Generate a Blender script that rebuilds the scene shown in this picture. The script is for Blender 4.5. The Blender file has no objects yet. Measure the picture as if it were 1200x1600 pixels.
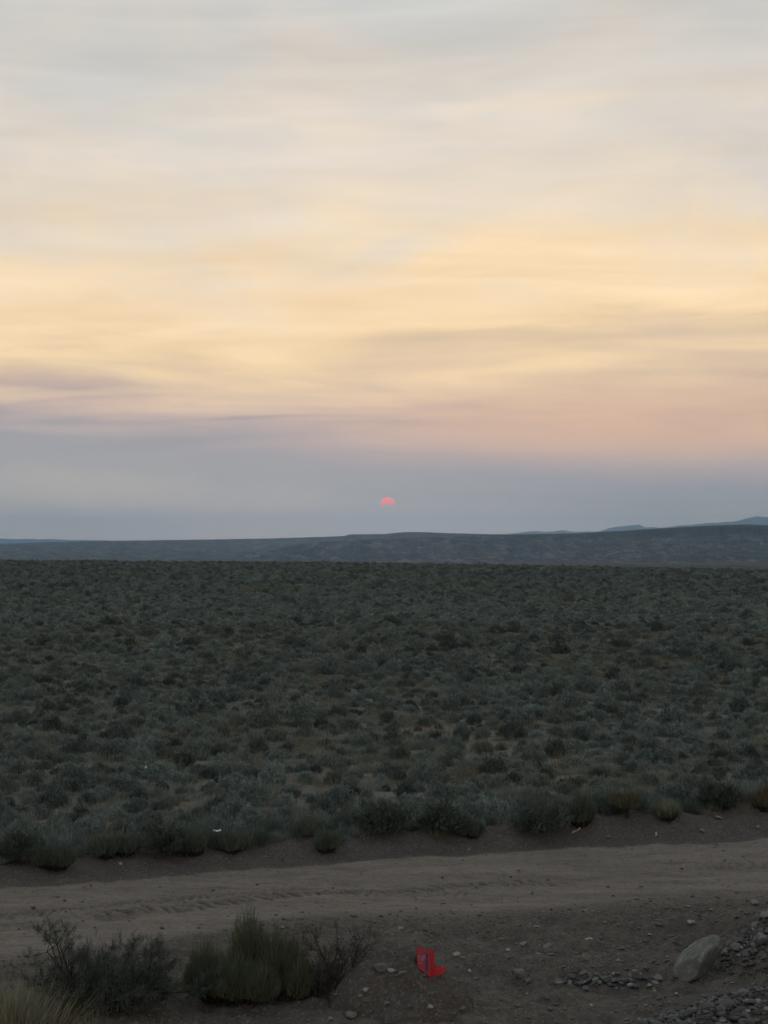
import bpy, math, random
import numpy as np
from mathutils import Vector, Matrix

# ------------------------------------------------------------------ camera, sky, sun, exposure
sc = bpy.context.scene
F = 2450.0            # focal length in photo pixels (photo 1200 x 1600)
HOR = 845.0           # photo row of the true horizon
CAMZ = 4.0
cam = bpy.data.objects.new('camera', bpy.data.cameras.new('camera'))
sc.collection.objects.link(cam)
cam.location = (0, 0, CAMZ)
PITCH = math.atan((HOR - 800) / F)
cam.rotation_euler = (math.pi / 2 + PITCH, 0, 0)
cam.data.sensor_fit = 'VERTICAL'
cam.data.sensor_height = 36.0
cam.data.lens = 36.0 * F / 1600.0
cam.data.clip_start = 0.1
cam.data.clip_end = 200000
sc.camera = cam

sc.view_settings.view_transform = 'Standard'
sc.view_settings.look = 'None'
sc.view_settings.exposure = 0.0
sc.view_settings.gamma = 1.0
sc.view_settings.use_curve_mapping = False
sc.render.engine = 'CYCLES'
cy = sc.cycles
cy.use_denoising = True
cy.max_bounces = 4
cy.diffuse_bounces = 3
cy.glossy_bounces = 1
cy.transmission_bounces = 1
cy.volume_bounces = 1
cy.transparent_max_bounces = 6
cy.use_adaptive_sampling = False

SUN_EL = math.atan((HOR - 788.5) / F)
SUN_AZ = math.atan(5.5 / F)
SKY_GAIN = 1.0
HAZE_DENSITY = 0.000052
HAZE_COLOR = (0.36, 0.64, 1.0)

world = bpy.data.worlds.new('World')
sc.world = world
world.use_nodes = True
wt = world.node_tree
wt.nodes.clear()


class G:
    """small wrapper to write node graphs as expressions"""
    def __init__(s, tree):
        s.t = tree

    def n(s, typ, **kw):
        nd = s.t.nodes.new(typ)
        for k, v in kw.items():
            setattr(nd, k, v)
        return nd

    def put(s, sock, v):
        if v is None:
            return
        if hasattr(v, 'is_output') or isinstance(v, bpy.types.NodeSocket):
            s.t.links.new(v, sock)
        else:
            if isinstance(v, (tuple, list)) and len(v) == 3 and sock.type == 'RGBA':
                v = (*v, 1)
            sock.default_value = v

    def m(s, op, a, b=None, c=None, clamp=False):
        nd = s.n('ShaderNodeMath', operation=op, use_clamp=clamp)
        for i, v in enumerate((a, b, c)):
            s.put(nd.inputs[i], v)
        return nd.outputs[0]

    def ramp(s, x, pts, interp='LINEAR'):
        nd = s.n('ShaderNodeValToRGB')
        cr = nd.color_ramp
        cr.interpolation = interp
        while len(cr.elements) < len(pts):
            cr.elements.new(0.5)
        for e, (p, c) in zip(cr.elements, pts):
            e.position = p
            e.color = (*c, 1) if isinstance(c, (tuple, list)) else (c, c, c, 1)
        s.put(nd.inputs[0], x)
        return nd.outputs[0]

    def rng(s, x, a, b, c, d, smooth=True):
        nd = s.n('ShaderNodeMapRange', interpolation_type='SMOOTHSTEP' if smooth else 'LINEAR')
        for i, v in enumerate((x, a, b, c, d)):
            s.put(nd.inputs[i], v)
        return nd.outputs[0]

    def xyz(s, x, y, z):
        nd = s.n('ShaderNodeCombineXYZ')
        for i, v in enumerate((x, y, z)):
            s.put(nd.inputs[i], v)
        return nd.outputs[0]

    def noise(s, vec, scale, detail=3, rough=0.5, dist=0.0, color=False):
        nd = s.n('ShaderNodeTexNoise')
        s.put(nd.inputs['Vector'], vec)
        nd.inputs['Scale'].default_value = scale
        nd.inputs['Detail'].default_value = detail
        nd.inputs['Roughness'].default_value = rough
        nd.inputs['Distortion'].default_value = dist
        return nd.outputs[1 if color else 0]

    def mix(s, f, a, b, mode='MIX'):
        nd = s.n('ShaderNodeMix', data_type='RGBA', blend_type=mode)
        s.put(nd.inputs[0], f)
        s.put(nd.inputs[6], a)
        s.put(nd.inputs[7], b)
        return nd.outputs[2]


def srgb(r, g, b):
    f = lambda c: c / 255 / 12.92 if c / 255 <= 0.04045 else ((c / 255 + 0.055) / 1.055) ** 2.4
    return (f(r), f(g), f(b))


def build_world():
    g = G(wt)
    tc = g.n('ShaderNodeTexCoord').outputs['Generated']
    sep = g.n('ShaderNodeSeparateXYZ')
    g.put(sep.inputs[0], tc)
    X, Y, Z = sep.outputs
    elev = g.m('DEGREES', g.m('ARCSINE', Z))                       # degrees above the horizon
    az = g.m('ARCTAN2', X, Y)                                      # radians, 0 = towards the sun
    saz = g.m('SINE', g.m('MINIMUM', g.m('MAXIMUM', az, -1.5), 1.5))
    # a flat smoke layer seen in perspective gives streaks that tighten towards the horizon
    zz = g.m('ADD', g.m('MAXIMUM', Z, 0.0), 0.10)
    px = g.m('DIVIDE', X, zz)
    py = g.m('DIVIDE', Y, zz)
    dx = g.m('MULTIPLY_ADD', py, 0.12, px)
    # soft smoke patches that lean across the sky, wisps lower down, all turning level towards the horizon
    dg = g.m('MULTIPLY_ADD', az, 9.0, elev)
    dh = g.m('MULTIPLY_ADD', az, -5.0, elev)
    nA = g.noise(g.xyz(g.m('MULTIPLY', az, 5.0), g.m('MULTIPLY', dg, 0.16), 3.1), 1.0, 4, 0.5, 0.8)
    nD = g.noise(g.xyz(g.m('MULTIPLY', az, 3.2), g.m('MULTIPLY', dh, 0.22), 8.4), 1.0, 4, 0.5, 0.9)
    nB = g.noise(g.xyz(g.m('MULTIPLY', dx, 1.0), g.m('MULTIPLY', py, 1.9), 9.7), 1.0, 4, 0.5, 0.9)
    nC = g.noise(g.xyz(g.m('MULTIPLY', az, 7.0), g.m('MULTIPLY', elev, 1.15), 5.3), 1.0, 5, 0.5, 0.7)
    mid = g.m('MULTIPLY', g.rng(elev, 2.8, 5.5, 0, 1), g.rng(elev, 10, 16, 1, 0.25))
    high = g.rng(elev, 5, 11, 0, 1)
    low_ = g.rng(elev, 1.2, 4.5, 0, 1)
    warp = g.m('MULTIPLY', g.m('MULTIPLY', g.m('SUBTRACT', nA, 0.5), 11.0), g.rng(elev, 3, 11, 0.12, 1))
    warp = g.m('ADD', warp, g.m('MULTIPLY', g.m('MULTIPLY', g.m('SUBTRACT', nD, 0.5), 9.0), high))
    warp = g.m('ADD', warp, g.m('MULTIPLY', g.m('MULTIPLY', g.m('SUBTRACT', nB, 0.5), 5.0), mid))
    warp = g.m('ADD', warp, g.m('MULTIPLY', g.m('MULTIPLY', g.m('SUBTRACT', nC, 0.5), 2.6), g.m('MULTIPLY', mid, low_)))
    tilt = g.m('MULTIPLY', g.m('MULTIPLY', saz, 4.2), g.rng(elev, 3.5, 9, 1, -0.5))
    tilt = g.m('MULTIPLY', tilt, g.rng(elev, 0, 2.5, 0, 1))
    e2 = g.m('ADD', g.m('ADD', elev, warp), tilt)
    S = 30.0
    cols = [(0.0, srgb(236, 216, 194)), (0.9, srgb(208, 195, 182)), (1.8, srgb(177, 173, 170)), (2.7, srgb(170, 166, 168)), (3.5, srgb(190, 174, 170)),
            (4.3, srgb(216, 189, 172)), (5.4, srgb(231, 202, 172)), (6.8, srgb(243, 213, 170)), (8.0, srgb(254, 222, 176)), (10.0, srgb(254, 225, 184)),
            (12.2, srgb(237, 220, 196)), (14.8, srgb(223, 213, 201)), (17.5, srgb(212, 208, 201)), (20.5, srgb(204, 205, 202)), (25.0, srgb(191, 195, 195)), (30.0, srgb(176, 183, 187))]
    smoke = g.ramp(g.m('DIVIDE', e2, S), [(e / S, c) for e, c in cols])
    # a rosier tint low on the sunset side, right of the sun
    rose = g.m('MULTIPLY', g.m('MULTIPLY', g.rng(elev, 2.4, 4.0, 0, 1), g.rng(elev, 4.2, 6.6, 1, 0)), g.rng(az, -0.10, 0.14, 0, 1))
    smoke = g.mix(g.m('MULTIPLY', rose, g.rng(g.m('ABSOLUTE', az), 0.5, 1.4, 0.75, 0)), smoke, srgb(226, 184, 156))
    # thin brighter gaps and duller wisps
    det = g.m('MULTIPLY_ADD', g.m('SUBTRACT', nB, 0.5), 0.50, 1.0)
    det2 = g.m('MULTIPLY_ADD', g.m('SUBTRACT', nC, 0.5), 0.26, 1.0)
    k = g.m('MULTIPLY', det, det2)
    k = g.m('MULTIPLY_ADD', g.m('SUBTRACT', k, 1.0), g.rng(elev, 2.0, 6, 0.03, 0.85), 1.0)
    # the smoke pall thins and dims overhead and away from the sunset
    up = g.rng(elev, 16, 75, 1.0, 0.80)
    away = g.rng(g.m('ABSOLUTE', az), 0.35, 2.6, 1.0, 0.74)
    away = g.m('MULTIPLY_ADD', g.m('SUBTRACT', away, 1.0), g.rng(elev, 35, 85, 1.0, 0.15), 1.0)
    k = g.m('MULTIPLY', g.m('MULTIPLY', k, 1.05), g.m('MULTIPLY', up, away))
    sm = g.n('ShaderNodeVectorMath', operation='SCALE')
    g.put(sm.inputs[0], smoke)
    g.put(sm.inputs[3], k)
    sky = g.n('ShaderNodeTexSky', sky_type='NISHITA')
    sky.sun_disc = False
    sky.sun_elevation = SUN_EL
    sky.sun_rotation = SUN_AZ
    sky.dust_density = 4.0
    nish = g.n('ShaderNodeVectorMath', operation='SCALE')
    g.put(nish.inputs[0], sky.outputs[0])
    nish.inputs[3].default_value = 0.10
    col = g.mix(g.rng(elev, 10, 70, 0.97, 0.86), nish.outputs[0], sm.outputs[0])
    bg = g.n('ShaderNodeBackground')
    g.put(bg.inputs[0], col)
    bg.inputs[1].default_value = SKY_GAIN
    out = g.n('ShaderNodeOutputWorld')
    g.put(out.inputs[0], bg.outputs[0])
    world.cycles.sampling_method = 'MANUAL'
    world.cycles.sample_map_resolution = 1024


build_world()

sun_l = bpy.data.lights.new('sun_light', 'SUN')
sun_l.energy = 0.06
sun_l.angle = math.radians(6)
sun_l.color = (1.0, 0.5, 0.36)
sun_o = bpy.data.objects.new('sun_light', sun_l)
sc.collection.objects.link(sun_o)
sd = Vector((math.sin(SUN_AZ) * math.cos(SUN_EL), math.cos(SUN_AZ) * math.cos(SUN_EL), math.sin(SUN_EL)))
sun_o.rotation_euler = sd.to_track_quat('Z', 'Y').to_euler()

# ------------------------------------------------------------------ helpers
C = sc.collection
RS = np.random.RandomState(7)
R = random.Random(11)


def tag(o, label=None, cat=None, group=None, kind=None):
    if label: o['label'] = label
    if cat: o['category'] = cat
    if group: o['group'] = group
    if kind: o['kind'] = kind
    return o


def mesh_np(name, V, Fa, mats=(), smooth=False, mat_idx=None):
    """V (n,3), Fa (m,k) -> mesh"""
    me = bpy.data.meshes.new(name)
    V = np.ascontiguousarray(V, dtype=np.float32)
    Fa = np.ascontiguousarray(Fa, dtype=np.int32)
    m, k = Fa.shape
    me.vertices.add(len(V))
    me.vertices.foreach_set('co', V.ravel())
    me.loops.add(m * k)
    me.loops.foreach_set('vertex_index', Fa.ravel())
    me.polygons.add(m)
    me.polygons.foreach_set('loop_start', np.arange(0, m * k, k, dtype=np.int32))
    me.polygons.foreach_set('loop_total', np.full(m, k, dtype=np.int32))
    if smooth:
        me.polygons.foreach_set('use_smooth', np.ones(m, dtype=bool))
    if mat_idx is not None:
        me.polygons.foreach_set('material_index', np.asarray(mat_idx, dtype=np.int32))
    me.update(calc_edges=True)
    for mt in mats:
        me.materials.append(mt)
    return me


def link(name, me, parent=None, loc=None, rot=None, scale=None, coll=None):
    o = bpy.data.objects.new(name, me)
    (coll or C).objects.link(o)
    if parent: o.parent = parent
    if loc is not None: o.location = loc
    if rot is not None: o.rotation_euler = rot
    if scale is not None: o.scale = scale if hasattr(scale, '__len__') else (scale,) * 3
    return o


def _h(ix, iy, seed):
    n = (ix.astype(np.int64) * 374761393 + iy.astype(np.int64) * 668265263 + seed * 974634777) & 0xFFFFFFFF
    n = ((n ^ (n >> 13)) * 1274126177) & 0xFFFFFFFF
    n = (n ^ (n >> 16)) & 0xFFFFFFFF
    return n / 4294967295.0


def vnoise(x, y, seed=0):
    x = np.asarray(x, float); y = np.asarray(y, float)
    ix = np.floor(x); iy = np.floor(y)
    fx = x - ix; fy = y - iy
    fx = fx * fx * fx * (fx * (fx * 6 - 15) + 10); fy = fy * fy * fy * (fy * (fy * 6 - 15) + 10)
    a = _h(ix, iy, seed); b = _h(ix + 1, iy, seed); c = _h(ix, iy + 1, seed); d = _h(ix + 1, iy + 1, seed)
    return (a + (b - a) * fx) * (1 - fy) + (c + (d - c) * fx) * fy


def fbm(x, y, octv=4, seed=0, gain=0.5):
    s = 0; a = 1; t = 0
    for i in range(octv):
        ca, sa = math.cos(0.6 * i + seed), math.sin(0.6 * i + seed)
        s = s + a * (vnoise((x * ca - y * sa) * 2 ** i + 17.3 * i, (x * sa + y * ca) * 2 ** i - 5.1 * i, seed + i * 13) - 0.5)
        t += a; a *= gain
    return s / t * 2.0      # about -1..1


def sstep(a, b, x):
    t = np.clip((np.asarray(x, float) - a) / (b - a), 0, 1)
    return t * t * (3 - 2 * t)


def flat(px, py, z=0.0):
    """photo pixel -> world point on the plane at height z"""
    d = (CAMZ - z) * F / (py - HOR)
    return ((px - 600) / F * d, d)


# ------------------------------------------------------------------ terrain
ROAD_FAR = ([-60, -14, -4.4, 0.0, 5.07, 12, 60], [-2, 13.9, 18.1, 19.75, 21.05, 22.3, 30.0])
ROAD_NEAR = ([-60, -14, -3.7, -0.7, 4.3, 12, 60], [-6, 9.8, 15.0, 16.6, 17.7, 19.0, 27.0])


def road_t(x, y):
    """0 at the near edge of the road, 1 at the far edge"""
    wob = 0.22 * fbm(x * 0.5, y * 0.5, 3, 5)
    yf = np.interp(x, *ROAD_FAR) + wob
    yn = np.interp(x, *ROAD_NEAR) + wob * 1.6
    return (y - yn) / (yf - yn)


def ridge_tracks(x, y, t, want=False):
    """tyre tread prints pressed into the road"""
    s = x * 0.957 + y * 0.29
    z = 0 * x
    tread_shade = 0 * x
    for c, w, k, ph, amp in ((0.46, 0.075, 1, 0.0, 1.0), (0.60, 0.06, -1, 0.4, 0.7), (0.97, 0.09, 1, 1.2, 0.8), (0.22, 0.05, -1, 2.0, 0.35), (0.40, 0.05, -1, 0.9, 0.6), (0.86, 0.04, 1, 2.6, 0.5), (0.66, 0.05, 1, 1.6, 0.5)):
        cc = c + 0.03 * np.sin(s * 0.23 + ph * 3) + 0.012 * np.sin(s * 0.9)
        d = (t - cc) / w
        band = np.exp(-np.minimum(np.abs(d), 9.0) ** 4)
        q = s * 15.0 + d * 1.5 * k + ph + 2.6 * fbm(x * 1.5, y * 1.5, 3, 31) + 0.9 * fbm(x * 7, y * 7, 2, 39)
        lug = 0.5 + 0.5 * np.tanh(2.2 * np.sin(q * math.pi))
        patch = sstep(-0.15, 0.35, fbm(s * 0.45 + 9 * c, t * 3.2, 3, 44))
        tread_shade = np.maximum(tread_shade, amp * band * (0.35 + 0.65 * (1 - lug) * patch))
        z = z - amp * band * (0.030 + 0.020 * fbm(x * 4, y * 4, 3, 32) - 0.046 * lug * patch * (0.75 + 0.45 * fbm(x * 3, y * 5, 2, 36)))
    return (z, tread_shade) if want else z


def mound_h(x, y):
    dx = x - 0.06; dy = y - 13.6
    r = np.sqrt((dx / np.where(dx < 0, 0.46, 0.72)) ** 2 + (dy / 0.50) ** 2)
    r = r * (1 + 0.30 * fbm(x * 2.6, y * 2.6, 3, 61))
    h = 0.44 * np.clip(1.12 - r, 0, 1) ** 0.7
    h = np.where(h > 0.34, 0.34 + 0.35 * (h - 0.34), h)
    return h + 0.05 * sstep(0.05, 0.25, h) * fbm(x * 5.5, y * 5.5, 3, 62)


def heap_h(x, y):
    # rubble heap past the right edge of the picture and the gravel tongue that runs down from it
    dx = x - 4.80; dy = y - 14.9
    r = np.sqrt((dx / 1.7) ** 2 + (dy / 1.35) ** 2) * (1 + 0.15 * fbm(x * 1.3, y * 1.3, 3, 71))
    a = 1.75 * sstep(1.0, 0.0, r) * (1 + 0.25 * fbm(x * 2.6, y * 2.6, 3, 72))
    # tongue: segment (1.9,12.6)-(4.6,13.9)
    ax, ay, bx, by = 2.1, 12.45, 4.9, 13.7
    tt = np.clip(((x - ax) * (bx - ax) + (y - ay) * (by - ay)) / ((bx - ax) ** 2 + (by - ay) ** 2), 0, 1)
    d = np.hypot(x - (ax + tt * (bx - ax)), y - (ay + tt * (by - ay)))
    b = (0.20 + 0.40 * tt) * (1 + 0.3 * fbm(x * 3, y * 3, 3, 74)) * sstep(0.75 + 0.25 * tt, 0.0, d * (1 + 0.2 * fbm(x * 2, y * 2, 2, 73)))
    return np.maximum(a, b) * (1 + 0.2 * fbm(x * 6, y * 6, 3, 75))


def edge_r(az):
    """distance from the camera to the rim of the flat, by azimuth"""
    px = 600 + F * np.tan(np.clip(az, -1.2, 1.2))
    return np.interp(px, [-2500, 0, 500, 1200, 3500], [330, 300, 262, 196, 150])


def bare_mask(x, y):
    n = fbm(x * 0.11, y * 0.11 * 0.8, 3, 21)
    m = sstep(0.40, 0.62, n) * 0.6
    for px, py, rx, ry in ((390, 951, 1.9, 3.0), (275, 903, 2.5, 9), (465, 1228, 0.9, 0.8), (20, 1112, 1.2, 1.3), (985, 1002, 2.2, 2.6),
                           (1100, 1004, 1.6, 1.6), (760, 1165, 1.2, 2.0), (1010, 1115, 1.3, 1.6), (640, 1232, 1.3, 1.2), (870, 1190, 0.9, 1.2),
                           (690, 1140, 1.2, 1.6), (385, 1012, 1.4, 2.0), (945, 1000, 1.0, 2.0)):
        cx, cyy = flat(px, py)
        m = np.maximum(m, 0.85 * sstep(1.25, 0.5, np.hypot((x - cx) / rx, (y - cyy) / ry) * (1 + 0.4 * fbm(x * 1.2, y * 1.2, 3, 22)) / 0.85))
    return m


def height(x, y):
    x = np.asarray(x, float); y = np.asarray(y, float)
    r = np.hypot(x, y); az = np.arctan2(x, y)
    z = 0.10 * fbm(x * 0.12, y * 0.12, 3, 1) * sstep(8, 40, r)
    z = z + 0.35 * fbm(x * 0.022, y * 0.022, 2, 2) * sstep(30, 120, r) * sstep(1.15, 0.75, r / edge_r(az))
    t = road_t(x, y)
    on = sstep(-0.06, 0.04, t) * sstep(1.06, 0.98, t)
    near = sstep(30, 26, r)
    # field floor hummocks
    fld = sstep(1.25, 1.6, t)
    z = z + fld * near * 0.05 * fbm(x * 1.1, y * 1.1, 4, 8)
    # rough ground on the near side
    ngh = sstep(0.05, -0.2, t)
    z = z + ngh * near * (0.12 * fbm(x * 0.8, y * 0.9, 4, 9) + 0.085 * fbm(x * 2.6, y * 3.2, 4, 10) + 0.030 * fbm(x * 10, y * 10, 3, 12))
    hol = np.exp(-(((x - 2.3) / 1.5) ** 2 + ((y - 14.6) / 0.7) ** 2))
    z = z - 0.13 * hol
    lip = np.exp(-((t + 0.28 - 0.05 * fbm(x * .8, y * .8, 2, 15)) / 0.12) ** 2) * sstep(0.5, 2.5, x)
    z = z + 0.07 * lip * near
    # road surface: slight crown, ripples, tread
    z = z + on * near * (0.030 * fbm(x * 0.8, y * 2.4, 3, 6) + 0.022 * fbm(x * 5, y * 9, 4, 7) + ridge_tracks(x, y, t))
    # windrow of graded earth along the far edge, higher to the right
    hb = np.interp(x, [-14, -4, 0, 3, 6, 14], [0.10, 0.13, 0.16, 0.25, 0.31, 0.34])
    wb = np.interp(x, [-6, 0, 5], [0.26, 0.26, 0.30])
    tb = (t - 1.02) / wb
    prof = sstep(0.0, 1.0, tb) * (1 - 0.55 * sstep(1.05, 2.1, tb)) * sstep(4.5, 2.2, tb)
    z = z + near * hb * prof * (1 + 0.25 * fbm(x * 1.4, y * 1.4, 3, 16)) + near * sstep(0, .3, tb) * sstep(2.2, 1.5, tb) * (0.03 * fbm(x * 5, y * 5, 4, 17))
    # loose rubble strip where road and bank meet
    z = z + near * 0.02 * np.exp(-((t - 1.03) / 0.04) ** 2) * (0.5 + fbm(x * 3, y * 3, 3, 18))
    z = z + near * (heap_h(x, y) * 0.9)
    # rim: the flat ends and the land falls to the valley floor
    e = edge_r(az)
    q = r / e + 0.03 * fbm(x * 0.02, y * 0.02, 3, 3)
    drop = np.clip(q - 1.0, 0, None)
    z = z - np.minimum(drop * e * 0.10 * sstep(0, 0.25, drop), 60.0)
    far = sstep(900, 2500, r)
    z = z + far * 7.0 * fbm(x * 0.0009, y * 0.0009, 4, 4)
    return z


def ramp_mat(name, build, rough=0.95, bump=None, spec=0.15):
    mt = bpy.data.materials.new(name)
    mt.use_nodes = True
    t = mt.node_tree
    t.nodes.clear()
    g = G(t)
    b = g.n('ShaderNodeBsdfPrincipled')
    b.inputs['Roughness'].default_value = rough
    b.inputs['Specular IOR Level'].default_value = spec
    o = g.n('ShaderNodeOutputMaterial')
    g.put(o.inputs[0], b.outputs[0])
    build(g, b)
    return mt


def bump(g, b, h, strength, dist):
    nd = g.n('ShaderNodeBump')
    nd.inputs['Strength'].default_value = strength
    nd.inputs['Distance'].default_value = dist
    g.put(nd.inputs['Height'], h)
    g.put(b.inputs['Normal'], nd.outputs[0])


def pos(g):
    return g.n('ShaderNodeNewGeometry').outputs['Position']


def m_earth(g, b):
    """all bare earth: 'packed' runs 0 loose .. 1 packed road, 'graded' marks freshly bladed earth"""
    p = pos(g)
    at = g.n('ShaderNodeAttribute'); at.attribute_name = 'packed'
    ag = g.n('ShaderNodeAttribute'); ag.attribute_name = 'graded'
    mp = g.n('ShaderNodeMapping')
    mp.inputs['Rotation'].default_value = (0, 0, math.radians(-17))
    mp.inputs['Scale'].default_value = (0.22, 1.5, 1)
    g.put(mp.inputs[0], p)
    streak = g.noise(mp.outputs[0], 1.8, 6, 0.72)
    big = g.noise(p, 0.6, 4, 0.6)
    med = g.noise(p, 4.5, 5, 0.7)
    fine = g.noise(p, 30, 4, 0.75)
    loose = g.ramp(big, [(0.3, (0.152, 0.132, 0.115)), (0.5, (0.191, 0.164, 0.140)), (0.7, (0.230, 0.196, 0.165))])
    loose = g.mix(g.rng(med, 0.38, 0.66, 0, 0.75), loose, (0.126, 0.114, 0.104))
    packed = g.ramp(streak, [(0.30, (0.185, 0.162, 0.141)), (0.5, (0.275, 0.239, 0.208)), (0.68, (0.337, 0.294, 0.254))])
    packed = g.mix(g.rng(med, 0.42, 0.70, 0, 0.5), packed, (0.185, 0.164, 0.144))
    graded = g.ramp(med, [(0.3, (0.118, 0.104, 0.096)), (0.6, (0.156, 0.137, 0.126)), (0.8, (0.197, 0.172, 0.154))])
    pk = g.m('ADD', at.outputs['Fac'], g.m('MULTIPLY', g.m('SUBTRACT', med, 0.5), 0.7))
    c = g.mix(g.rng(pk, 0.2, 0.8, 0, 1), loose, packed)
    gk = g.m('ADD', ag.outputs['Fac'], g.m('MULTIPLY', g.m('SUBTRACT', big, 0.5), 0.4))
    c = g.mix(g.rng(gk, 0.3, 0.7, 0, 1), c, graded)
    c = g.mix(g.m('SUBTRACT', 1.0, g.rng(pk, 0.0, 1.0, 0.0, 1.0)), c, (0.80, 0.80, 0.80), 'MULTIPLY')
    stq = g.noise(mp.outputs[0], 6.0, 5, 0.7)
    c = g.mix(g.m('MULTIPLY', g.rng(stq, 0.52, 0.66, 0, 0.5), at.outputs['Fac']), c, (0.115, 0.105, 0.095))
    c = g.mix(g.rng(fine, 0.50, 0.72, 0, 0.55), c, (0.337, 0.302, 0.267))
    c = g.mix(g.rng(fine, 0.48, 0.30, 0, 0.55), c, (0.084, 0.075, 0.070))
    sp = g.n('ShaderNodeTexVoronoi'); sp.inputs['Scale'].default_value = 24
    g.put(sp.inputs['Vector'], p)
    chip = g.rng(sp.outputs['Distance'], 0.10, 0.22, 0.8, 0)
    chip = g.m('MULTIPLY', chip, g.rng(g.noise(p, 2.3, 3), 0.46, 0.62, 0, 1))
    chip = g.m('MULTIPLY', chip, g.m('SUBTRACT', 1.0, g.m('MULTIPLY', at.outputs['Fac'], 0.8)))
    c = g.mix(chip, c, (0.404, 0.377, 0.350))
    g.put(b.inputs['Base Color'], c)
    bump(g, b, g.m('ADD', g.m('MULTIPLY', fine, 0.6), med), 0.9, 0.06)


def m_field(g, b):
    p = pos(g)
    a = g.noise(p, 0.12, 4, 0.6)
    f2 = g.noise(p, 2.5, 5, 0.7)
    c = g.ramp(a, [(0.3, (0.160, 0.150, 0.130)), (0.55, (0.200, 0.180, 0.153)), (0.72, (0.255, 0.225, 0.19))])
    c = g.mix(g.rng(f2, 0.4, 0.68, 0, 0.6), c, (0.120, 0.124, 0.105))
    f3 = g.noise(p, 30, 3, 0.7)
    c = g.mix(g.rng(f3, 0.5, 0.75, 0, 0.5), c, (0.19, 0.18, 0.16))
    g.put(b.inputs['Base Color'], c)
    bump(g, b, g.m('ADD', f2, g.m('MULTIPLY', f3, 0.3)), 0.6, 0.08)


def m_far(lo, hi, gully, zdark=None):
    def f(g, b):
        p = pos(g)
        n1 = g.noise(p, 0.0016, 5, 0.6)
        n2 = g.noise(p, 0.012, 5, 0.65)
        mp = g.n('ShaderNodeMapping'); mp.inputs['Scale'].default_value = (1, 0.30, 0.8)
        g.put(mp.inputs[0], p)
        st = g.noise(mp.outputs[0], 0.020, 6, 0.7, 0.4)
        c = g.ramp(n1, [(0.35, lo), (0.65, hi)])
        c = g.mix(g.rng(n2, 0.46, 0.56, 0, 0.7), c, tuple(v * 0.35 for v in lo))
        c = g.mix(g.rng(st, 0.52, 0.62, 0, 0.55), c, gully)
        c = g.mix(g.rng(st, 0.46, 0.38, 0, 0.8), c, tuple(v * 0.3 for v in lo))
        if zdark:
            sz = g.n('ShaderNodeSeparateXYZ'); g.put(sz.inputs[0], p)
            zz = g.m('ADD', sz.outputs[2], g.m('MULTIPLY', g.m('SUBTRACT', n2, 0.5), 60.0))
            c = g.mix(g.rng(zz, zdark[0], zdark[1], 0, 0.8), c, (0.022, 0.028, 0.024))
        g.put(b.inputs['Base Color'], c)
    return f


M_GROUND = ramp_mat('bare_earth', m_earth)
M_FIELD = ramp_mat('field_soil', m_field)
M_VALLEY = ramp_mat('valley_scrub', m_far((0.050, 0.048, 0.036), (0.085, 0.075, 0.055), (0.12, 0.10, 0.08)))
M_MESA = ramp_mat('mesa_earth', m_far((0.048, 0.058, 0.060), (0.078, 0.082, 0.082), (0.24, 0.22, 0.21), (5, 28)))  # some of the haze's blue is put into these hill colours
M_MTN = ramp_mat('mountain_rock', m_far((0.10, 0.11, 0.12), (0.13, 0.14, 0.15), (0.18, 0.18, 0.18)))


def earth_attrs(me, V):
    t = road_t(V[:, 0], V[:, 1])
    wid = np.interp(V[:, 0], [-6, 1, 5], [0.10, 0.22, 0.35])
    pk = sstep(-1, 1, (t - 0.02) / wid) * sstep(1.05, 0.99, t)
    pk = pk * (1 - 0.8 * np.clip(ridge_tracks(V[:, 0], V[:, 1], t, True)[1], 0, 1))  # prints go looser and darker, painting in the shade between the lugs
    gd = sstep(0.99, 1.03, t)
    for nm, ar in (('packed', pk), ('graded', gd)):
        me.attributes.new(nm, 'FLOAT', 'POINT').data.foreach_set('value', np.ascontiguousarray(ar, dtype=np.float32))


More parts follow.
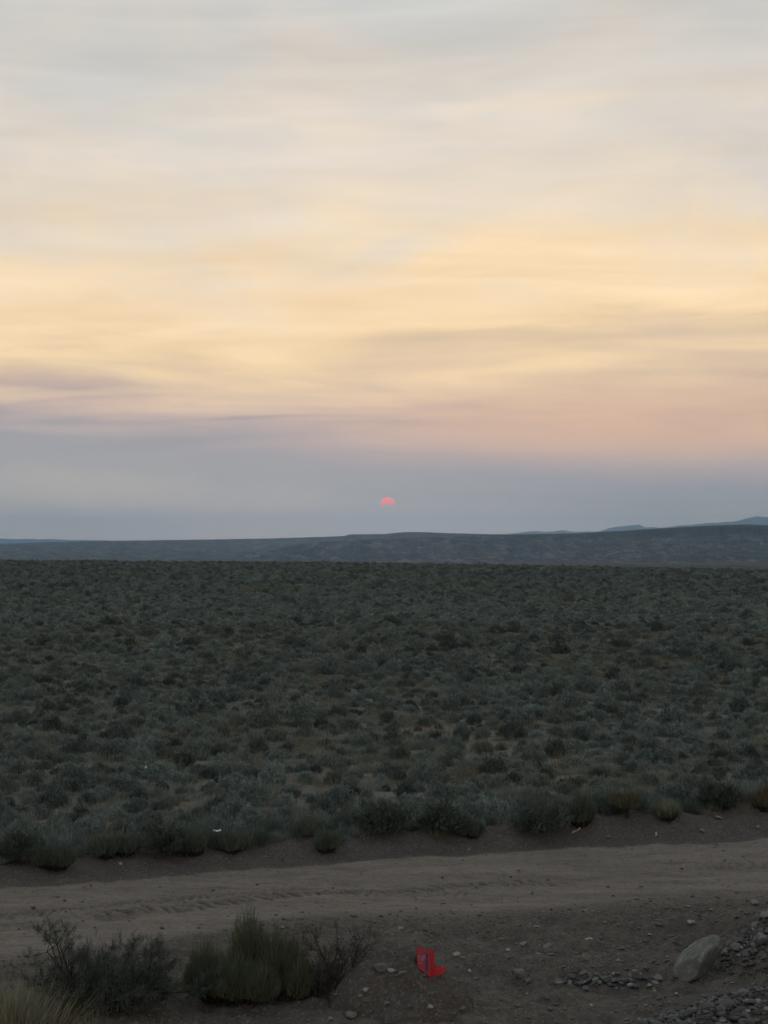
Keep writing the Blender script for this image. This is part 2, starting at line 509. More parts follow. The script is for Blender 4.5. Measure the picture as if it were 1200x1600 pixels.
def build_ground():
    fine_a = np.linspace(-0.285, 0.285, 460)
    out_a = np.linspace(0.285, 2 * math.pi - 0.285, 90)[1:-1]
    A = np.concatenate([fine_a, out_a])
    na = len(A)
    rr = [0.05, 1, 2.5, 4.5, 6.5, 8.5, 10.0, 11.0]
    r = 11.6
    while r < 24.0:
        rr.append(r); r += 0.027
    while r < 30000:
        rr.append(r)
        r += max(0.03, 0.0035 * (r - 22)) if r < 330 else r * 0.03
    rr.append(29800.0)
    rr = np.array(rr)
    nr = len(rr)
    RR, AA = np.meshgrid(rr, A, indexing='ij')
    X = RR * np.sin(AA); Y = RR * np.cos(AA)
    Z = height(X, Y)
    V = np.stack([X, Y, Z], -1).reshape(-1, 3)
    i = np.arange(nr - 1)[:, None]; j = np.arange(na)[None, :]
    jn = (j + 1) % na
    Q = np.stack([i * na + j, i * na + jn, (i + 1) * na + jn, (i + 1) * na + j], -1).reshape(-1, 4)[:, ::-1]
    cx = V[Q].mean(1)
    t = road_t(cx[:, 0], cx[:, 1])
    rad = np.hypot(cx[:, 0], cx[:, 1])
    az = np.arctan2(cx[:, 0], cx[:, 1])
    road = (t > 0) & (t < 1.02) & (np.abs(cx[:, 0]) < 60) & (cx[:, 1] > -6)
    wb = np.interp(cx[:, 0], [-6, 0, 5], [0.26, 0.26, 0.30])
    berm = (~road) & (t >= 1.02) & (t < 1.02 + wb * 1.35 + 0.06 * fbm(cx[:, 0] * 2, cx[:, 1] * 2, 3, 19)) & (np.abs(cx[:, 0]) < 60)
    field = (~road) & (~berm) & (t >= 1.02) & (rad < 420) & (np.cos(az) > 0)
    valley = (~road) & (~berm) & (rad >= 420)
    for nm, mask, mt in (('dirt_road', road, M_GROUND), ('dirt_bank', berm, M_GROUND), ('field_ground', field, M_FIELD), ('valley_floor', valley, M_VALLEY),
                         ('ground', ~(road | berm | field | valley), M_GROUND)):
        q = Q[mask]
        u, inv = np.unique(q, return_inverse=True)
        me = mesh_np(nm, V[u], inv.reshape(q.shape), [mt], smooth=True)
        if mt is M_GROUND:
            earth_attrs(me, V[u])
        o = link(nm, me)
        tag(o, kind='structure')


build_ground()


def far_layer(name, sky_px, r_foot, r_top, r_back, base_z, mat, amp, gfreq, nr=36, na=700, az_px=(-1400, 2600), foot_wob=0.06, power=1.0, roughtop=0.6, bench=0.0):
    """a mesa or range as real terrain: foot, gullied face, rim whose height follows the skyline, back slope"""
    pxs = np.concatenate([np.linspace(az_px[0], -60, 90)[:-1], np.linspace(-60, 1260, 1000), np.linspace(1260, az_px[1], 90)[1:]])
    na = len(pxs)
    A = np.arctan((pxs - 600) / F)
    xs, ys = zip(*sky_px)
    sky = np.interp(pxs, xs, ys)
    ztop = CAMZ + (HOR - sky) / F * r_top / np.cos(A)
    zt = ztop + roughtop * fbm(pxs * 0.06, pxs * 0 + 3, 6, 90, 0.65) * r_top / F
    v = np.concatenate([np.linspace(0, 1, nr), [1.15, 1.5, 2.0]])
    VV, AA = np.meshgrid(v, A, indexing='ij')
    rf = r_foot * (1 + foot_wob * fbm(AA * 9, AA * 0, 4, 91))
    rt = r_top
    RR = np.where(VV <= 1, rf + (rt - rf) * VV, rt + (r_back - rt) * (VV - 1))
    u = AA * gfreq
    gul = np.abs(fbm(u + 0.5 * VV, VV * 1.2, 5, 92)) * 1.6
    gul2 = np.abs(fbm(u * 3.1, VV * 2.5, 3, 93)) * 0.7
    prof = np.clip(VV, 0, 1) ** power
    cliff = sstep(0.80, 0.93, VV)
    prof = prof * (1 - bench) + bench * (0.35 * sstep(0.0, 0.55, VV) + 0.30 * sstep(0.6, 0.8, VV) + 0.35 * cliff)
    z = base_z + (zt[None, :] - base_z) * prof
    faceamp = np.sin(np.clip(VV, 0, 1) * math.pi) ** 0.7
    z = z - amp * (gul + gul2) * faceamp
    z = np.where(VV > 1, base_z + (zt[None, :] - base_z) * (1 - 0.9 * (VV - 1)), z)
    X = RR * np.sin(AA); Y = RR * np.cos(AA)
    V = np.stack([X, Y, z], -1).reshape(-1, 3)
    n = len(v)
    i = np.arange(n - 1)[:, None]; j = np.arange(na - 1)[None, :]
    Q = np.stack([i * na + j, (i + 1) * na + j, (i + 1) * na + j + 1, i * na + j + 1], -1).reshape(-1, 4)
    Q = Q[:, ::-1]
    o = link(name, mesh_np(name, V, Q, [mat], smooth=False))
    tag(o, kind='structure')
    return o


SKY_A = [(-1400, 905), (300, 882), (380, 866), (430, 855), (480, 848), (540, 844), (600, 841.5), (700, 838.5), (760, 836), (800, 835), (900, 833.5), (1000, 828), (1060, 824.5),
         (1100, 822.5), (1165, 820.5), (1200, 822), (1350, 824), (1700, 818), (2600, 826)]
SKY_B = [(-1400, 846), (-200, 850), (0, 849.5), (60, 847.5), (160, 845), (250, 844), (350, 842.5), (430, 841), (500, 839), (538, 837.5), (546, 835), (600, 834.3), (612, 833), (632, 831.3),
         (665, 831.3), (700, 833), (760, 834.5), (830, 836), (2600, 838)]
SKY_C = [(-1400, 838), (-300, 839), (0, 842), (70, 842.5), (130, 844), (200, 845), (270, 846), (500, 846), (700, 840), (790, 834), (815, 832), (830, 829.5), (850, 831), (880, 828.5),
         (895, 831.5), (935, 831), (950, 826), (975, 822), (998, 820.5), (1008, 825), (1022, 824), (1032, 825.5), (1050, 823), (1090, 820), (1150, 816), (1165, 812), (1183, 808.5), (1195, 810),
         (1230, 812), (1400, 806), (2600, 820)]
SKY_D = [(-1400, 915), (500, 905), (640, 889), (720, 884), (800, 881.5), (900, 879.5), (1000, 880.5), (1200, 881.5), (1500, 878), (2600, 884)]
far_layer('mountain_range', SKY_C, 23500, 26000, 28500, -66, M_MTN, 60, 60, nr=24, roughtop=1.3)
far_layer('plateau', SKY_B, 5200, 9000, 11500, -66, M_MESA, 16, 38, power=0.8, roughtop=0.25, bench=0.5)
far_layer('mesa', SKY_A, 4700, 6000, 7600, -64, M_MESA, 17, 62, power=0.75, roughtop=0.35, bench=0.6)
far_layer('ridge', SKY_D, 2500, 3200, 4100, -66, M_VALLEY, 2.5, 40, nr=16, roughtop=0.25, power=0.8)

# ------------------------------------------------------------------ haze
_zs = []
for _o in C.objects:
    if _o.type == 'MESH':
        _c = np.empty(len(_o.data.vertices) * 3, dtype=np.float32)
        _o.data.vertices.foreach_get('co', _c)
        _zs += [float(_c[2::3].min()), float(_c[2::3].max())]
HZ0, HZ1 = min(_zs) - 1.0, max(_zs) + 8.0
hz = mesh_np('haze', np.array([(x, y, z) for z in (HZ0, HZ1) for y in (-30500, 30500) for x in (-30500, 30500)]),
             np.array([(0, 2, 3, 1), (4, 5, 7, 6), (0, 1, 5, 4), (1, 3, 7, 5), (3, 2, 6, 7), (2, 0, 4, 6)]))
mh = bpy.data.materials.new('haze_air')
mh.use_nodes = True
mh.node_tree.nodes.clear()
_g = G(mh.node_tree)
_v = _g.n('ShaderNodeVolumePrincipled')
_v.inputs['Color'].default_value = (*HAZE_COLOR, 1)
_v.inputs['Density'].default_value = HAZE_DENSITY
_v.inputs['Anisotropy'].default_value = 0.84
_o = _g.n('ShaderNodeOutputMaterial')
_g.put(_o.inputs['Volume'], _v.outputs[0])
hz.materials.append(mh)
tag(link('haze', hz), kind='stuff')

# ------------------------------------------------------------------ the sun itself, half sunk in the smoke bank
def build_sun():
    D = 70000.0
    rad = D * 11.6 / F
    nu, nv = 40, 24
    V = [(0, 0, rad)]
    for i in range(1, nv):
        th = math.pi * i / nv
        for j in range(nu):
            ph = 2 * math.pi * j / nu
            V.append((rad * math.sin(th) * math.cos(ph), rad * math.sin(th) * math.sin(ph), rad * math.cos(th)))
    V.append((0, 0, -rad))
    Fs = []
    for j in range(nu):
        Fs.append((0, 1 + j, 1 + (j + 1) % nu, 1 + (j + 1) % nu))
    me = bpy.data.meshes.new('sun')
    faces = [(0, 1 + j, 1 + (j + 1) % nu) for j in range(nu)]
    for i in range(nv - 2):
        for j in range(nu):
            a = 1 + i * nu + j; b = 1 + i * nu + (j + 1) % nu
            faces.append((a, a + nu, b + nu, b))
    last = len(V) - 1
    faces += [(last, 1 + (nv - 2) * nu + (j + 1) % nu, 1 + (nv - 2) * nu + j) for j in range(nu)]
    me.from_pydata(V, [], faces)
    me.polygons.foreach_set('use_smooth', [True] * len(me.polygons))
    mt = bpy.data.materials.new('sun_glow')
    mt.use_nodes = True
    mt.node_tree.nodes.clear()
    g = G(mt.node_tree)
    oc = g.n('ShaderNodeTexCoord').outputs['Object']
    sp = g.n('ShaderNodeSeparateXYZ'); g.put(sp.inputs[0], oc)
    f = g.rng(sp.outputs[2], -0.38 * rad, 0.75 * rad, 0, 1)
    em = g.n('ShaderNodeEmission')
    em.inputs[0].default_value = (1.0, 0.22, 0.19, 1)
    em.inputs[1].default_value = 1.45
    tr = g.n('ShaderNodeBsdfTransparent')
    mx = g.n('ShaderNodeMixShader')
    g.put(mx.inputs[0], f); g.put(mx.inputs[1], tr.outputs[0]); g.put(mx.inputs[2], em.outputs[0])
    o = g.n('ShaderNodeOutputMaterial'); g.put(o.inputs[0], mx.outputs[0])
    me.materials.append(mt)
    ob = link('sun', me, loc=(sd.x * D, sd.y * D, CAMZ + sd.z * D))
    tag(ob, 'small dull red sun, its lower half lost in the smoke bank above the mesa', 'sun')


build_sun()

# ------------------------------------------------------------------ foliage materials
def leaf_mat(name, c1, c2, c3=None, vary=0.35, worldvar=True):
    def f(g, b):
        oi = g.n('ShaderNodeObjectInfo').outputs['Random']
        p = pos(g)
        n = g.noise(p, 7.0, 3, 0.6)
        c = g.mix(g.rng(n, 0.3, 0.7, 0, 1), c1, c2)
        if c3:
            big = g.noise(p, 0.055, 4, 0.65)
            c = g.mix(g.rng(big, 0.50, 0.66, 0, 0.55), c, c3)
        k = g.m('MULTIPLY_ADD', oi, 2 * vary, 1 - vary)
        vm = g.n('ShaderNodeVectorMath', operation='SCALE')
        g.put(vm.inputs[0], c); g.put(vm.inputs[3], k)
        g.put(b.inputs['Base Color'], vm.outputs[0])
    return ramp_mat(name, f, rough=0.85, spec=0.1)


M_SAGE = leaf_mat('sage_leaf', (0.128, 0.165, 0.162), (0.225, 0.268, 0.258), (0.205, 0.212, 0.162), vary=0.48)
M_LOW = leaf_mat('low_scrub_leaf', (0.215, 0.245, 0.225), (0.290, 0.305, 0.265), (0.270, 0.240, 0.185), vary=0.25)
M_DRY = leaf_mat('dry_grass', (0.17, 0.155, 0.11), (0.26, 0.235, 0.17), vary=0.25)
M_PALEGRASS = leaf_mat('pale_bunch_grass', (0.27, 0.26, 0.19), (0.40, 0.38, 0.28), vary=0.1)
M_BROWNSAGE = leaf_mat('brown_dead_leaf', (0.070, 0.068, 0.060), (0.110, 0.104, 0.090), vary=0.1)
M_RABBIT = leaf_mat('rabbitbrush_leaf', (0.098, 0.120, 0.078), (0.155, 0.175, 0.115), vary=0.15)
M_RABBIT2 = leaf_mat('rabbitbrush_tips', (0.120, 0.142, 0.095), (0.175, 0.195, 0.130), vary=0.15)
M_ROW = leaf_mat('roadside_leaf', (0.095, 0.120, 0.098), (0.150, 0.172, 0.135), vary=0.2)
M_OLIVE = leaf_mat('olive_leaf', (0.135, 0.135, 0.088), (0.185, 0.175, 0.118), vary=0.1)
M_RUST = leaf_mat('rusty_seedhead', (0.10, 0.066, 0.045), (0.125, 0.085, 0.055), vary=0.1)
M_DARKSAGE = leaf_mat('dark_sage_leaf', (0.075, 0.092, 0.080), (0.120, 0.138, 0.118), vary=0.1)
M_STEM = leaf_mat('woody_stem', (0.030, 0.026, 0.022), (0.055, 0.048, 0.040), vary=0.1)
M_GREYTWIG = leaf_mat('weathered_twig', (0.060, 0.055, 0.050), (0.095, 0.088, 0.080), vary=0.1)


def unit(v):
    return v / np.maximum(np.linalg.norm(v, axis=-1, keepdims=True), 1e-9)


def blades(P, D, L, W, rs, bend=0.0, quad=False):
    """narrow triangular blades: base P, direction D, length L, width W -> V, F"""
    n = len(P)
    D = unit(D)
    rnd = rs.normal(size=(n, 3))
    S = unit(np.cross(D, rnd))
    L = np.broadcast_to(np.asarray(L, float), (n,))[:, None]; W = np.broadcast_to(np.asarray(W, float), (n,))[:, None]
    if not quad:
        V = np.stack([P - S * W / 2, P + S * W / 2, P + D * L], 1).reshape(-1, 3)
        Fa = np.arange(3 * n).reshape(n, 3)
        return V, Fa
    B = unit(np.cross(D, S))
    mid = P + D * L * 0.5 + B * L * bend * 0.15
    tip = P + D * L + B * L * bend * 0.5
    V = np.stack([P - S * W / 2, P + S * W / 2, mid + S * W * 0.5, mid - S * W * 0.5, tip], 1).reshape(-1, 3)
    k = np.arange(n)[:, None] * 5
    Fa = np.concatenate([k + np.array([[0, 1, 2]]), k + np.array([[0, 2, 3]]), k + np.array([[3, 2, 4]])], 0)
    return V, Fa


def dome_pts(n, Rx, Hh, rs, inner=0.45, lump=0.25, tmax=1.45, z0=0.04):
    ph = rs.uniform(0, 2 * math.pi, n)
    th = np.arccos(rs.uniform(math.cos(tmax), 1, n))
    a1, a2, a3 = rs.uniform(0, 6.28, 3)
    lum = 1 + lump * (0.6 * np.sin(2 * ph + a1) * np.sin(th) + 0.5 * np.sin(3 * ph + a2) + 0.5 * np.sin(5 * ph + 4 * th + a3) + 0.35 * np.cos(7 * th + 3 * ph))
    q = (inner + (1 - inner) * rs.uniform(0, 1, n) ** 0.5) * lum
    d = np.stack([np.sin(th) * np.cos(ph), np.sin(th) * np.sin(ph), np.cos(th)], -1)
    P = d * q[:, None] * np.array([Rx, Rx, Hh])
    P[:, 2] += z0
    return P, d


def sprigs(P, d, nl, Ls, leafL, leafW, up, spread, rs, quad=False):
    """each point grows a sprig that carries nl leaves"""
    n = len(P)
    ax = unit(d * (1 - up) + np.array([0, 0, up]) + rs.normal(size=(n, 3)) * 0.22)
    k = np.tile(np.linspace(0, 1, nl), n)[:, None]
    PP = np.repeat(P, nl, 0) + np.repeat(ax, nl, 0) * k * Ls
    DD = np.repeat(ax, nl, 0) + rs.normal(size=(n * nl, 3)) * spread
    return blades(PP, DD, leafL * rs.uniform(0.6, 1.3, n * nl), leafW * rs.uniform(0.7, 1.3, n * nl), rs, quad=quad)


def tubes(segs, sides=4):
    """segs: list of (p0, p1, r0, r1)"""
    Vs, Fs = [], []
    k = 0
    ang = np.arange(sides) * 2 * math.pi / sides
    for p0, p1, r0, r1 in segs:
        p0 = np.array(p0); p1 = np.array(p1)
        d = unit(p1 - p0)
        a = np.array([0, 0, 1.0]) if abs(d[2]) < 0.9 else np.array([1.0, 0, 0])
        u = unit(np.cross(d, a)); v = np.cross(d, u)
        ring = np.cos(ang)[:, None] * u + np.sin(ang)[:, None] * v
        Vs.append(p0 + ring * r0); Vs.append(p1 + ring * r1)
        for j in range(sides):
            jn = (j + 1) % sides
            Fs.append((k + j, k + jn, k + sides + jn, k + sides + j))
        k += 2 * sides
    return np.concatenate(Vs), np.array(Fs)


def branch(p, d, L, r, depth, rs, out, tips, up=0.15, wob=0.35, split=(2, 3), shrink=0.68, lean=(0, 0, 0)):
    nseg = 3
    p = np.array(p, float); d = unit(np.array(d, float))
    for i in range(nseg):
        d2 = unit(d + rs.normal(size=3) * wob * 0.4 + np.array([0, 0, up * 0.4]) + np.array(lean) * 0.3)
        q = p + d2 * L / nseg
        r2 = r * (0.82 if i < nseg - 1 else 0.75)
        out.append((p, q, r, r2))
        p, d, r = q, d2, r2
        if depth > 0 and i < nseg - 1 and rs.rand() < 0.6:
            dd = unit(d + rs.normal(size=3) * 0.9)
            branch(p, dd, L * shrink * 0.7, r * 0.6, depth - 1, rs, out, tips, up, wob, split, shrink, lean)
    if depth > 0:
        for _ in range(rs.randint(split[0], split[1] + 1)):
            dd = unit(d + rs.normal(size=3) * 0.6)
            branch(p, dd, L * shrink * rs.uniform(0.7, 1.1), r * 0.8, depth - 1, rs, out, tips, up, wob, split, shrink, lean)
    else:
        tips.append((p, d))


def cat(parts):
    Vs, Fs, k = [], [], 0
    for V, Fa in parts:
        Vs.append(V); Fs.append(Fa + k); k += len(V)
    return np.concatenate(Vs), np.concatenate(Fs)


# prototypes of field plants (unit size about 1 m wide)
def sage_proto(i, n, nl, lw):
    rs = np.random.RandomState(100 + i)
    P, d = dome_pts(n, 0.46, 0.52, rs, inner=0.5, lump=0.28)
    V, Fa = sprigs(P, d, nl, 0.11, 0.085, lw * 1.25, 0.6, 0.5, rs)
    return mesh_np('sagebrush_%d' % i, V, Fa, [M_SAGE])


def low_proto(i, n, mat, Rx=0.45, Hh=0.22, L=0.11, W=0.012):
    rs = np.random.RandomState(300 + i)
    P, d = dome_pts(n, Rx, Hh, rs, inner=0.2, lump=0.3, z0=0.0)
    P[:, 2] *= 0.6
    V, Fa = blades(P, d * 0.5 + np.array([0, 0, 1.0]) + rs.normal(size=(n, 3)) * 0.3, L * rs.uniform(0.5, 1.4, n), W * rs.uniform(0.6, 1.4, n), rs)
    return mesh_np('low_scrub_%d' % i, V, Fa, [mat])


def stalk_proto(i, n, mat):
    rs = np.random.RandomState(500 + i)
    P = np.stack([rs.normal(0, 0.10, n), rs.normal(0, 0.10, n), np.zeros(n)], -1)
    D = np.stack([P[:, 0] * 2, P[:, 1] * 2, np.ones(n)], -1) + rs.normal(size=(n, 3)) * 0.15
    V, Fa = blades(P, D, rs.uniform(0.15, 0.42, n), 0.007, rs)
    return mesh_np('dry_grass_%d' % i, V, Fa, [mat])


SAGE_NEAR = [sage_proto(i, 400, 8, 0.020) for i in range(6)]
SAGE_FAR = [sage_proto(10 + i, 130, 4, 0.05) for i in range(4)]
LOW_NEAR = [low_proto(i, 420, M_LOW) for i in range(4)]
LOW_FAR = [low_proto(10 + i, 150, M_LOW, Hh=0.26, L=0.15, W=0.028) for i in range(3)]
DRYG = [stalk_proto(i, 46, M_DRY) for i in range(3)]


def scatter(name, P, rot, scl, idx, protos, mat, **tg):
    """one 'stuff' object that instances its prototypes on points"""
    col = bpy.data.collections.new(name + '_kinds')
    for i, me in enumerate(protos):
        col.objects.link(bpy.data.objects.new('%s_kind_%02d' % (name, i), me))
    me = bpy.data.meshes.new(name)
    n = len(P)
    me.vertices.add(n)
    me.vertices.foreach_set('co', np.ascontiguousarray(P, dtype=np.float32).ravel())
    for nm, dt, ar, key in (('rot', 'FLOAT_VECTOR', rot, 'vector'), ('scl', 'FLOAT_VECTOR', scl, 'vector'), ('kind_index', 'INT', idx, 'value')):
        at = me.attributes.new(nm, dt, 'POINT')
        at.data.foreach_set(key, np.ascontiguousarray(ar, dtype=np.int32 if dt == 'INT' else np.float32).ravel())
    me.materials.append(mat)
    ob = link(name, me)
    ng = bpy.data.node_groups.new(name + '_scatter', 'GeometryNodeTree')
    ng.interface.new_socket('Geometry', in_out='INPUT', socket_type='NodeSocketGeometry')
    ng.interface.new_socket('Geometry', in_out='OUTPUT', socket_type='NodeSocketGeometry')
    N = ng.nodes
    gi = N.new('NodeGroupInput'); go = N.new('NodeGroupOutput')
    ci = N.new('GeometryNodeCollectionInfo')
    ci.inputs['Collection'].default_value = col
    ci.inputs['Separate Children'].default_value = True
    ci.inputs['Reset Children'].default_value = True
    ip = N.new('GeometryNodeInstanceOnPoints')
    ip.inputs['Pick Instance'].default_value = True
    L = ng.links

    def attr(nm, dt):
        a = N.new('GeometryNodeInputNamedAttribute')
        a.data_type = dt
        a.inputs['Name'].default_value = nm
        return [s for s in a.outputs if s.enabled and s.name == 'Attribute'][0]
    L.new(gi.outputs[0], ip.inputs['Points'])
    L.new(ci.outputs[0], ip.inputs['Instance'])
    L.new(attr('kind_index', 'INT'), ip.inputs['Instance Index'])
    L.new(attr('rot', 'FLOAT_VECTOR'), ip.inputs['Rotation'])
    L.new(attr('scl', 'FLOAT_VECTOR'), ip.inputs['Scale'])
    L.new(ip.outputs[0], go.inputs[0])
    md = ob.modifiers.new('scatter', 'NODES')
    md.node_group = ng
    tag(ob, kind='stuff', **tg)
    return ob


def field_points(density, rmin, rmax, rs, halfang=0.30, jitter=True):
    """points over the field wedge, density per square metre"""
    area = halfang * (rmax ** 2 - rmin ** 2)
    n = int(area * density)
    r = np.sqrt(rs.uniform(rmin ** 2, rmax ** 2, n)); a = rs.uniform(-halfang, halfang, n)
    return np.stack([r * np.sin(a), r * np.cos(a)], -1)


def on_field(P, clearance=0.0):
    t = road_t(P[:, 0], P[:, 1])
    wb = np.interp(P[:, 0], [-6, 0, 5], [0.26, 0.26, 0.30])
    r = np.hypot(P[:, 0], P[:, 1]); az = np.arctan2(P[:, 0], P[:, 1])
    return (t > 1.02 + wb * 1.15 + clearance) & (r < edge_r(az) * 1.06)


def poisson_thin(P, rad):
    """drop points that crowd an earlier one (grid test)"""
    cell = {}
    keep = []
    for i, (x, y) in enumerate(P):
        rr = rad[i]
        cx, cyy = int(x // 1.0), int(y // 1.0)
        ok = True
        for ax in (cx - 1, cx, cx + 1):
            for ay in (cyy - 1, cyy, cyy + 1):
                for (qx, qy, qr) in cell.get((ax, ay), ()):
                    if (qx - x) ** 2 + (qy - y) ** 2 < (0.5 * (rr + qr)) ** 2:
                        ok = False; break
                if not ok: break
            if not ok: break
        if ok:
            cell.setdefault((cx, cyy), []).append((x, y, rr))
            keep.append(i)
    return np.array(keep)


def grow_field():
    rs = np.random.RandomState(42)
    P = np.concatenate([field_points(20.0, 18, 58, rs), field_points(9.0, 58, 130, rs), field_points(3.0, 130, 345, rs)])
    P = P[on_field(P, 0.0)]
    bm = bare_mask(P[:, 0], P[:, 1])
    clump = fbm(P[:, 0] * 0.5, P[:, 1] * 0.5, 3, 55)
    P = P[(rs.rand(len(P)) > bm * 0.97) & (clump > -0.75 + 0.30 * rs.rand(len(P)))]
    rr0 = np.hypot(P[:, 0], P[:, 1])
    size = np.clip(rs.lognormal(-1.22, 0.38, len(P)), 0.15, 0.70) * np.interp(rr0, [18, 50, 130, 200], [1.0, 1.05, 1.2, 1.35])
    fr = rr0 >= 130
    keep = np.concatenate([poisson_thin(P[~fr], size[~fr] * 1.12), (~fr).sum() + np.arange(fr.sum())])
    o_ = np.argsort(fr, kind='stable')
    P, size = P[o_][keep], size[o_][keep]
    print('bushes', len(P))
    order = np.argsort(np.hypot(P[:, 0], P[:, 1]))
    P, size = P[order], size[order]
    Z = height(P[:, 0], P[:, 1])
    az = np.abs(np.arctan2(P[:, 0], P[:, 1]))
    inview = az < 0.255
    near = np.zeros(len(P), bool)
    near[np.where(inview)[0][:300]] = True
    base = None
    near_mid = float(np.median(np.hypot(P[near, 0], P[near, 1])))
    for i in np.where(near)[0]:
        s = size[i]
        k = R.randrange(len(SAGE_NEAR))
        if base is None:
            o = base = link('sagebrush', SAGE_NEAR[k])
        else:
            o = base.copy(); o.data = SAGE_NEAR[k]; C.objects.link(o)
        o.location = (P[i, 0], P[i, 1], Z[i] - 0.03)
        o.rotation_euler = (R.uniform(-.1, .1), R.uniform(-.1, .1), R.uniform(0, 6.28))
        o.scale = (s * R.uniform(.9, 1.15), s * R.uniform(.9, 1.15), s * R.uniform(.85, 1.2))
        q3 = 'left third' if P[i, 0] / P[i, 1] < -0.082 else 'middle third' if P[i, 0] / P[i, 1] < 0.082 else 'right third'
        q2 = 'just behind the roadside fringe' if np.hypot(*P[i]) < near_mid else 'a few rows behind the roadside fringe'
        tag(o, '%s sagebrush %s, %s of the photo' % ('small round' if s < 0.26 else 'large bushy' if s > 0.40 else 'middling grey-green', q2, q3), 'sagebrush', 'sagebrush bushes in the field beyond the dirt road')
    m = ~near
    n = m.sum()
    rr = np.hypot(P[m, 0], P[m, 1])
    idx = np.where(rr < 75, rs.randint(0, 6, n), 6 + rs.randint(0, 4, n))
    sc3 = size[m][:, None] * rs.uniform(0.82, 1.12, (n, 3))
    rot = np.stack([rs.uniform(-.1, .1, n), rs.uniform(-.1, .1, n), rs.uniform(0, 6.28, n)], -1)
    scatter('sagebrush_cover', np.stack([P[m, 0], P[m, 1], Z[m] - 0.03], -1), rot, sc3, idx, SAGE_NEAR + SAGE_FAR, M_SAGE,
            label='grey-green sagebrush covering the flat field back to its rim')
    # low pale scrub between the bushes
    Q1 = field_points(7.0, 18, 75, rs); Q2 = field_points(1.6, 75, 345, rs)
    Q = np.concatenate([Q1, Q2])
    Q = Q[on_field(Q, 0.0)]
    bm = bare_mask(Q[:, 0], Q[:, 1])
    Q = Q[rs.rand(len(Q)) > bm * 0.93]
    n = len(Q); rr = np.hypot(Q[:, 0], Q[:, 1])
    idx = np.where(rr < 75, rs.randint(0, 4, n), 4 + rs.randint(0, 3, n))
    s = rs.uniform(0.28, 0.75, n)
    scatter('low_scrub', np.stack([Q[:, 0], Q[:, 1], height(Q[:, 0], Q[:, 1]) - 0.02], -1),
            np.stack([0 * s, 0 * s, rs.uniform(0, 6.28, n)], -1), np.stack([s, s, s * rs.uniform(.6, 1.3, n)], -1), idx, LOW_NEAR + LOW_FAR, M_LOW,
            label='low pale scrub and grass filling the gaps between the sagebrush')
    Q = field_points(1.3, 19, 70, rs)
    Q = Q[on_field(Q, -0.02)]
    n = len(Q); s = rs.uniform(0.6, 1.2, n)
    scatter('dry_grass', np.stack([Q[:, 0], Q[:, 1], height(Q[:, 0], Q[:, 1]) - 0.01], -1),
            np.stack([0 * s, 0 * s, rs.uniform(0, 6.28, n)], -1), np.stack([s, s, s], -1), rs.randint(0, 3, n), DRYG, M_DRY,
            label='thin dry grass stalks standing among the sagebrush')


grow_field()


# ------------------------------------------------------------------ shrubs one can tell apart
def hz_(x, y):
    return float(height(np.array([x]), np.array([y]))[0])


def at_px(px, py, extra=0.0, fn=None):
    """first terrain point on the sight line of a photo pixel"""
    fn = fn or height
    d = np.arange(10.0, 60.0, 0.012)
    zr = CAMZ - d * (py - HOR) / F
    x = (px - 600) / F * d
    zt = fn(x, d) + extra
    k = int(np.argmax(zr <= zt)) if (zr <= zt).any() else len(d) - 1
    return float(x[k]), float(d[k]), float(zt[k] - extra)


def empty(name, loc, rz=0):
    o = bpy.data.objects.new(name, None)
    C.objects.link(o)
    o.location = loc
    o.rotation_euler = (0, 0, rz)
    o.empty_display_size = 0.2
    return o


def broom(name, label, loc, lobes, n, bladeL, bladeW, mat, mat2=None, seed=0, cat_='shrub', stems=True, group=None):
    """rabbitbrush-like shrub of many fine upright stems; lobes = (x, y, rx, h)"""
    rs = np.random.RandomState(seed)
    root = empty(name, loc)
    tag(root, label, cat_, group)
    parts, tips = [], []
    tot = sum(l[2] * l[3] for l in lobes)
    for (lx, ly, rx, h) in lobes:
        m = int(n * rx * h / tot)
        P, d = dome_pts(m, rx * 0.85, h * 0.80, rs, inner=0.15, lump=0.22, z0=0.0, tmax=1.3)
        P[:, 0] += lx; P[:, 1] += ly
        D = d * np.array([0.55, 0.55, 0.3]) + np.array([0, 0, 1.0]) + rs.normal(size=(m, 3)) * 0.16
        parts.append(blades(P, D, bladeL * rs.uniform(0.5, 1.25, m), bladeW * rs.uniform(0.6, 1.3, m), rs))
        k = m // 4
        P2, d2 = dome_pts(k, rx * 0.95, h * 0.86, rs, inner=0.85, lump=0.22, z0=0.0, tmax=1.1)
        P2[:, 0] += lx; P2[:, 1] += ly
        D2 = d2 * 0.5 + np.array([0, 0, 1.0]) + rs.normal(size=(k, 3)) * 0.12
        tips.append(blades(P2, D2, bladeL * 0.9 * rs.uniform(0.5, 1.3, k), bladeW * 0.9, rs))
    V, Fa = cat(parts)
    link('foliage', mesh_np(name + '_foliage', V, Fa, [mat]), root)
    V, Fa = cat(tips)
    link('shoots', mesh_np(name + '_shoots', V, Fa, [mat2 or mat]), root)
    if stems:
        segs = []
        for (lx, ly, rx, h) in lobes:
            for _ in range(12):
                a = rs.uniform(0, 6.28); q = rs.uniform(0.2, 0.9)
                segs.append(((lx * 0.7 + 0.05 * math.cos(a), ly * .7 + 0.05 * math.sin(a), -0.03), (lx + rx * q * math.cos(a), ly + rx * q * math.sin(a), h * rs.uniform(.35, .6)), 0.012, 0.004))
        V, Fa = tubes(segs)
        link('stem', mesh_np(name + '_stem', V, Fa, [M_STEM]), root)
    return root


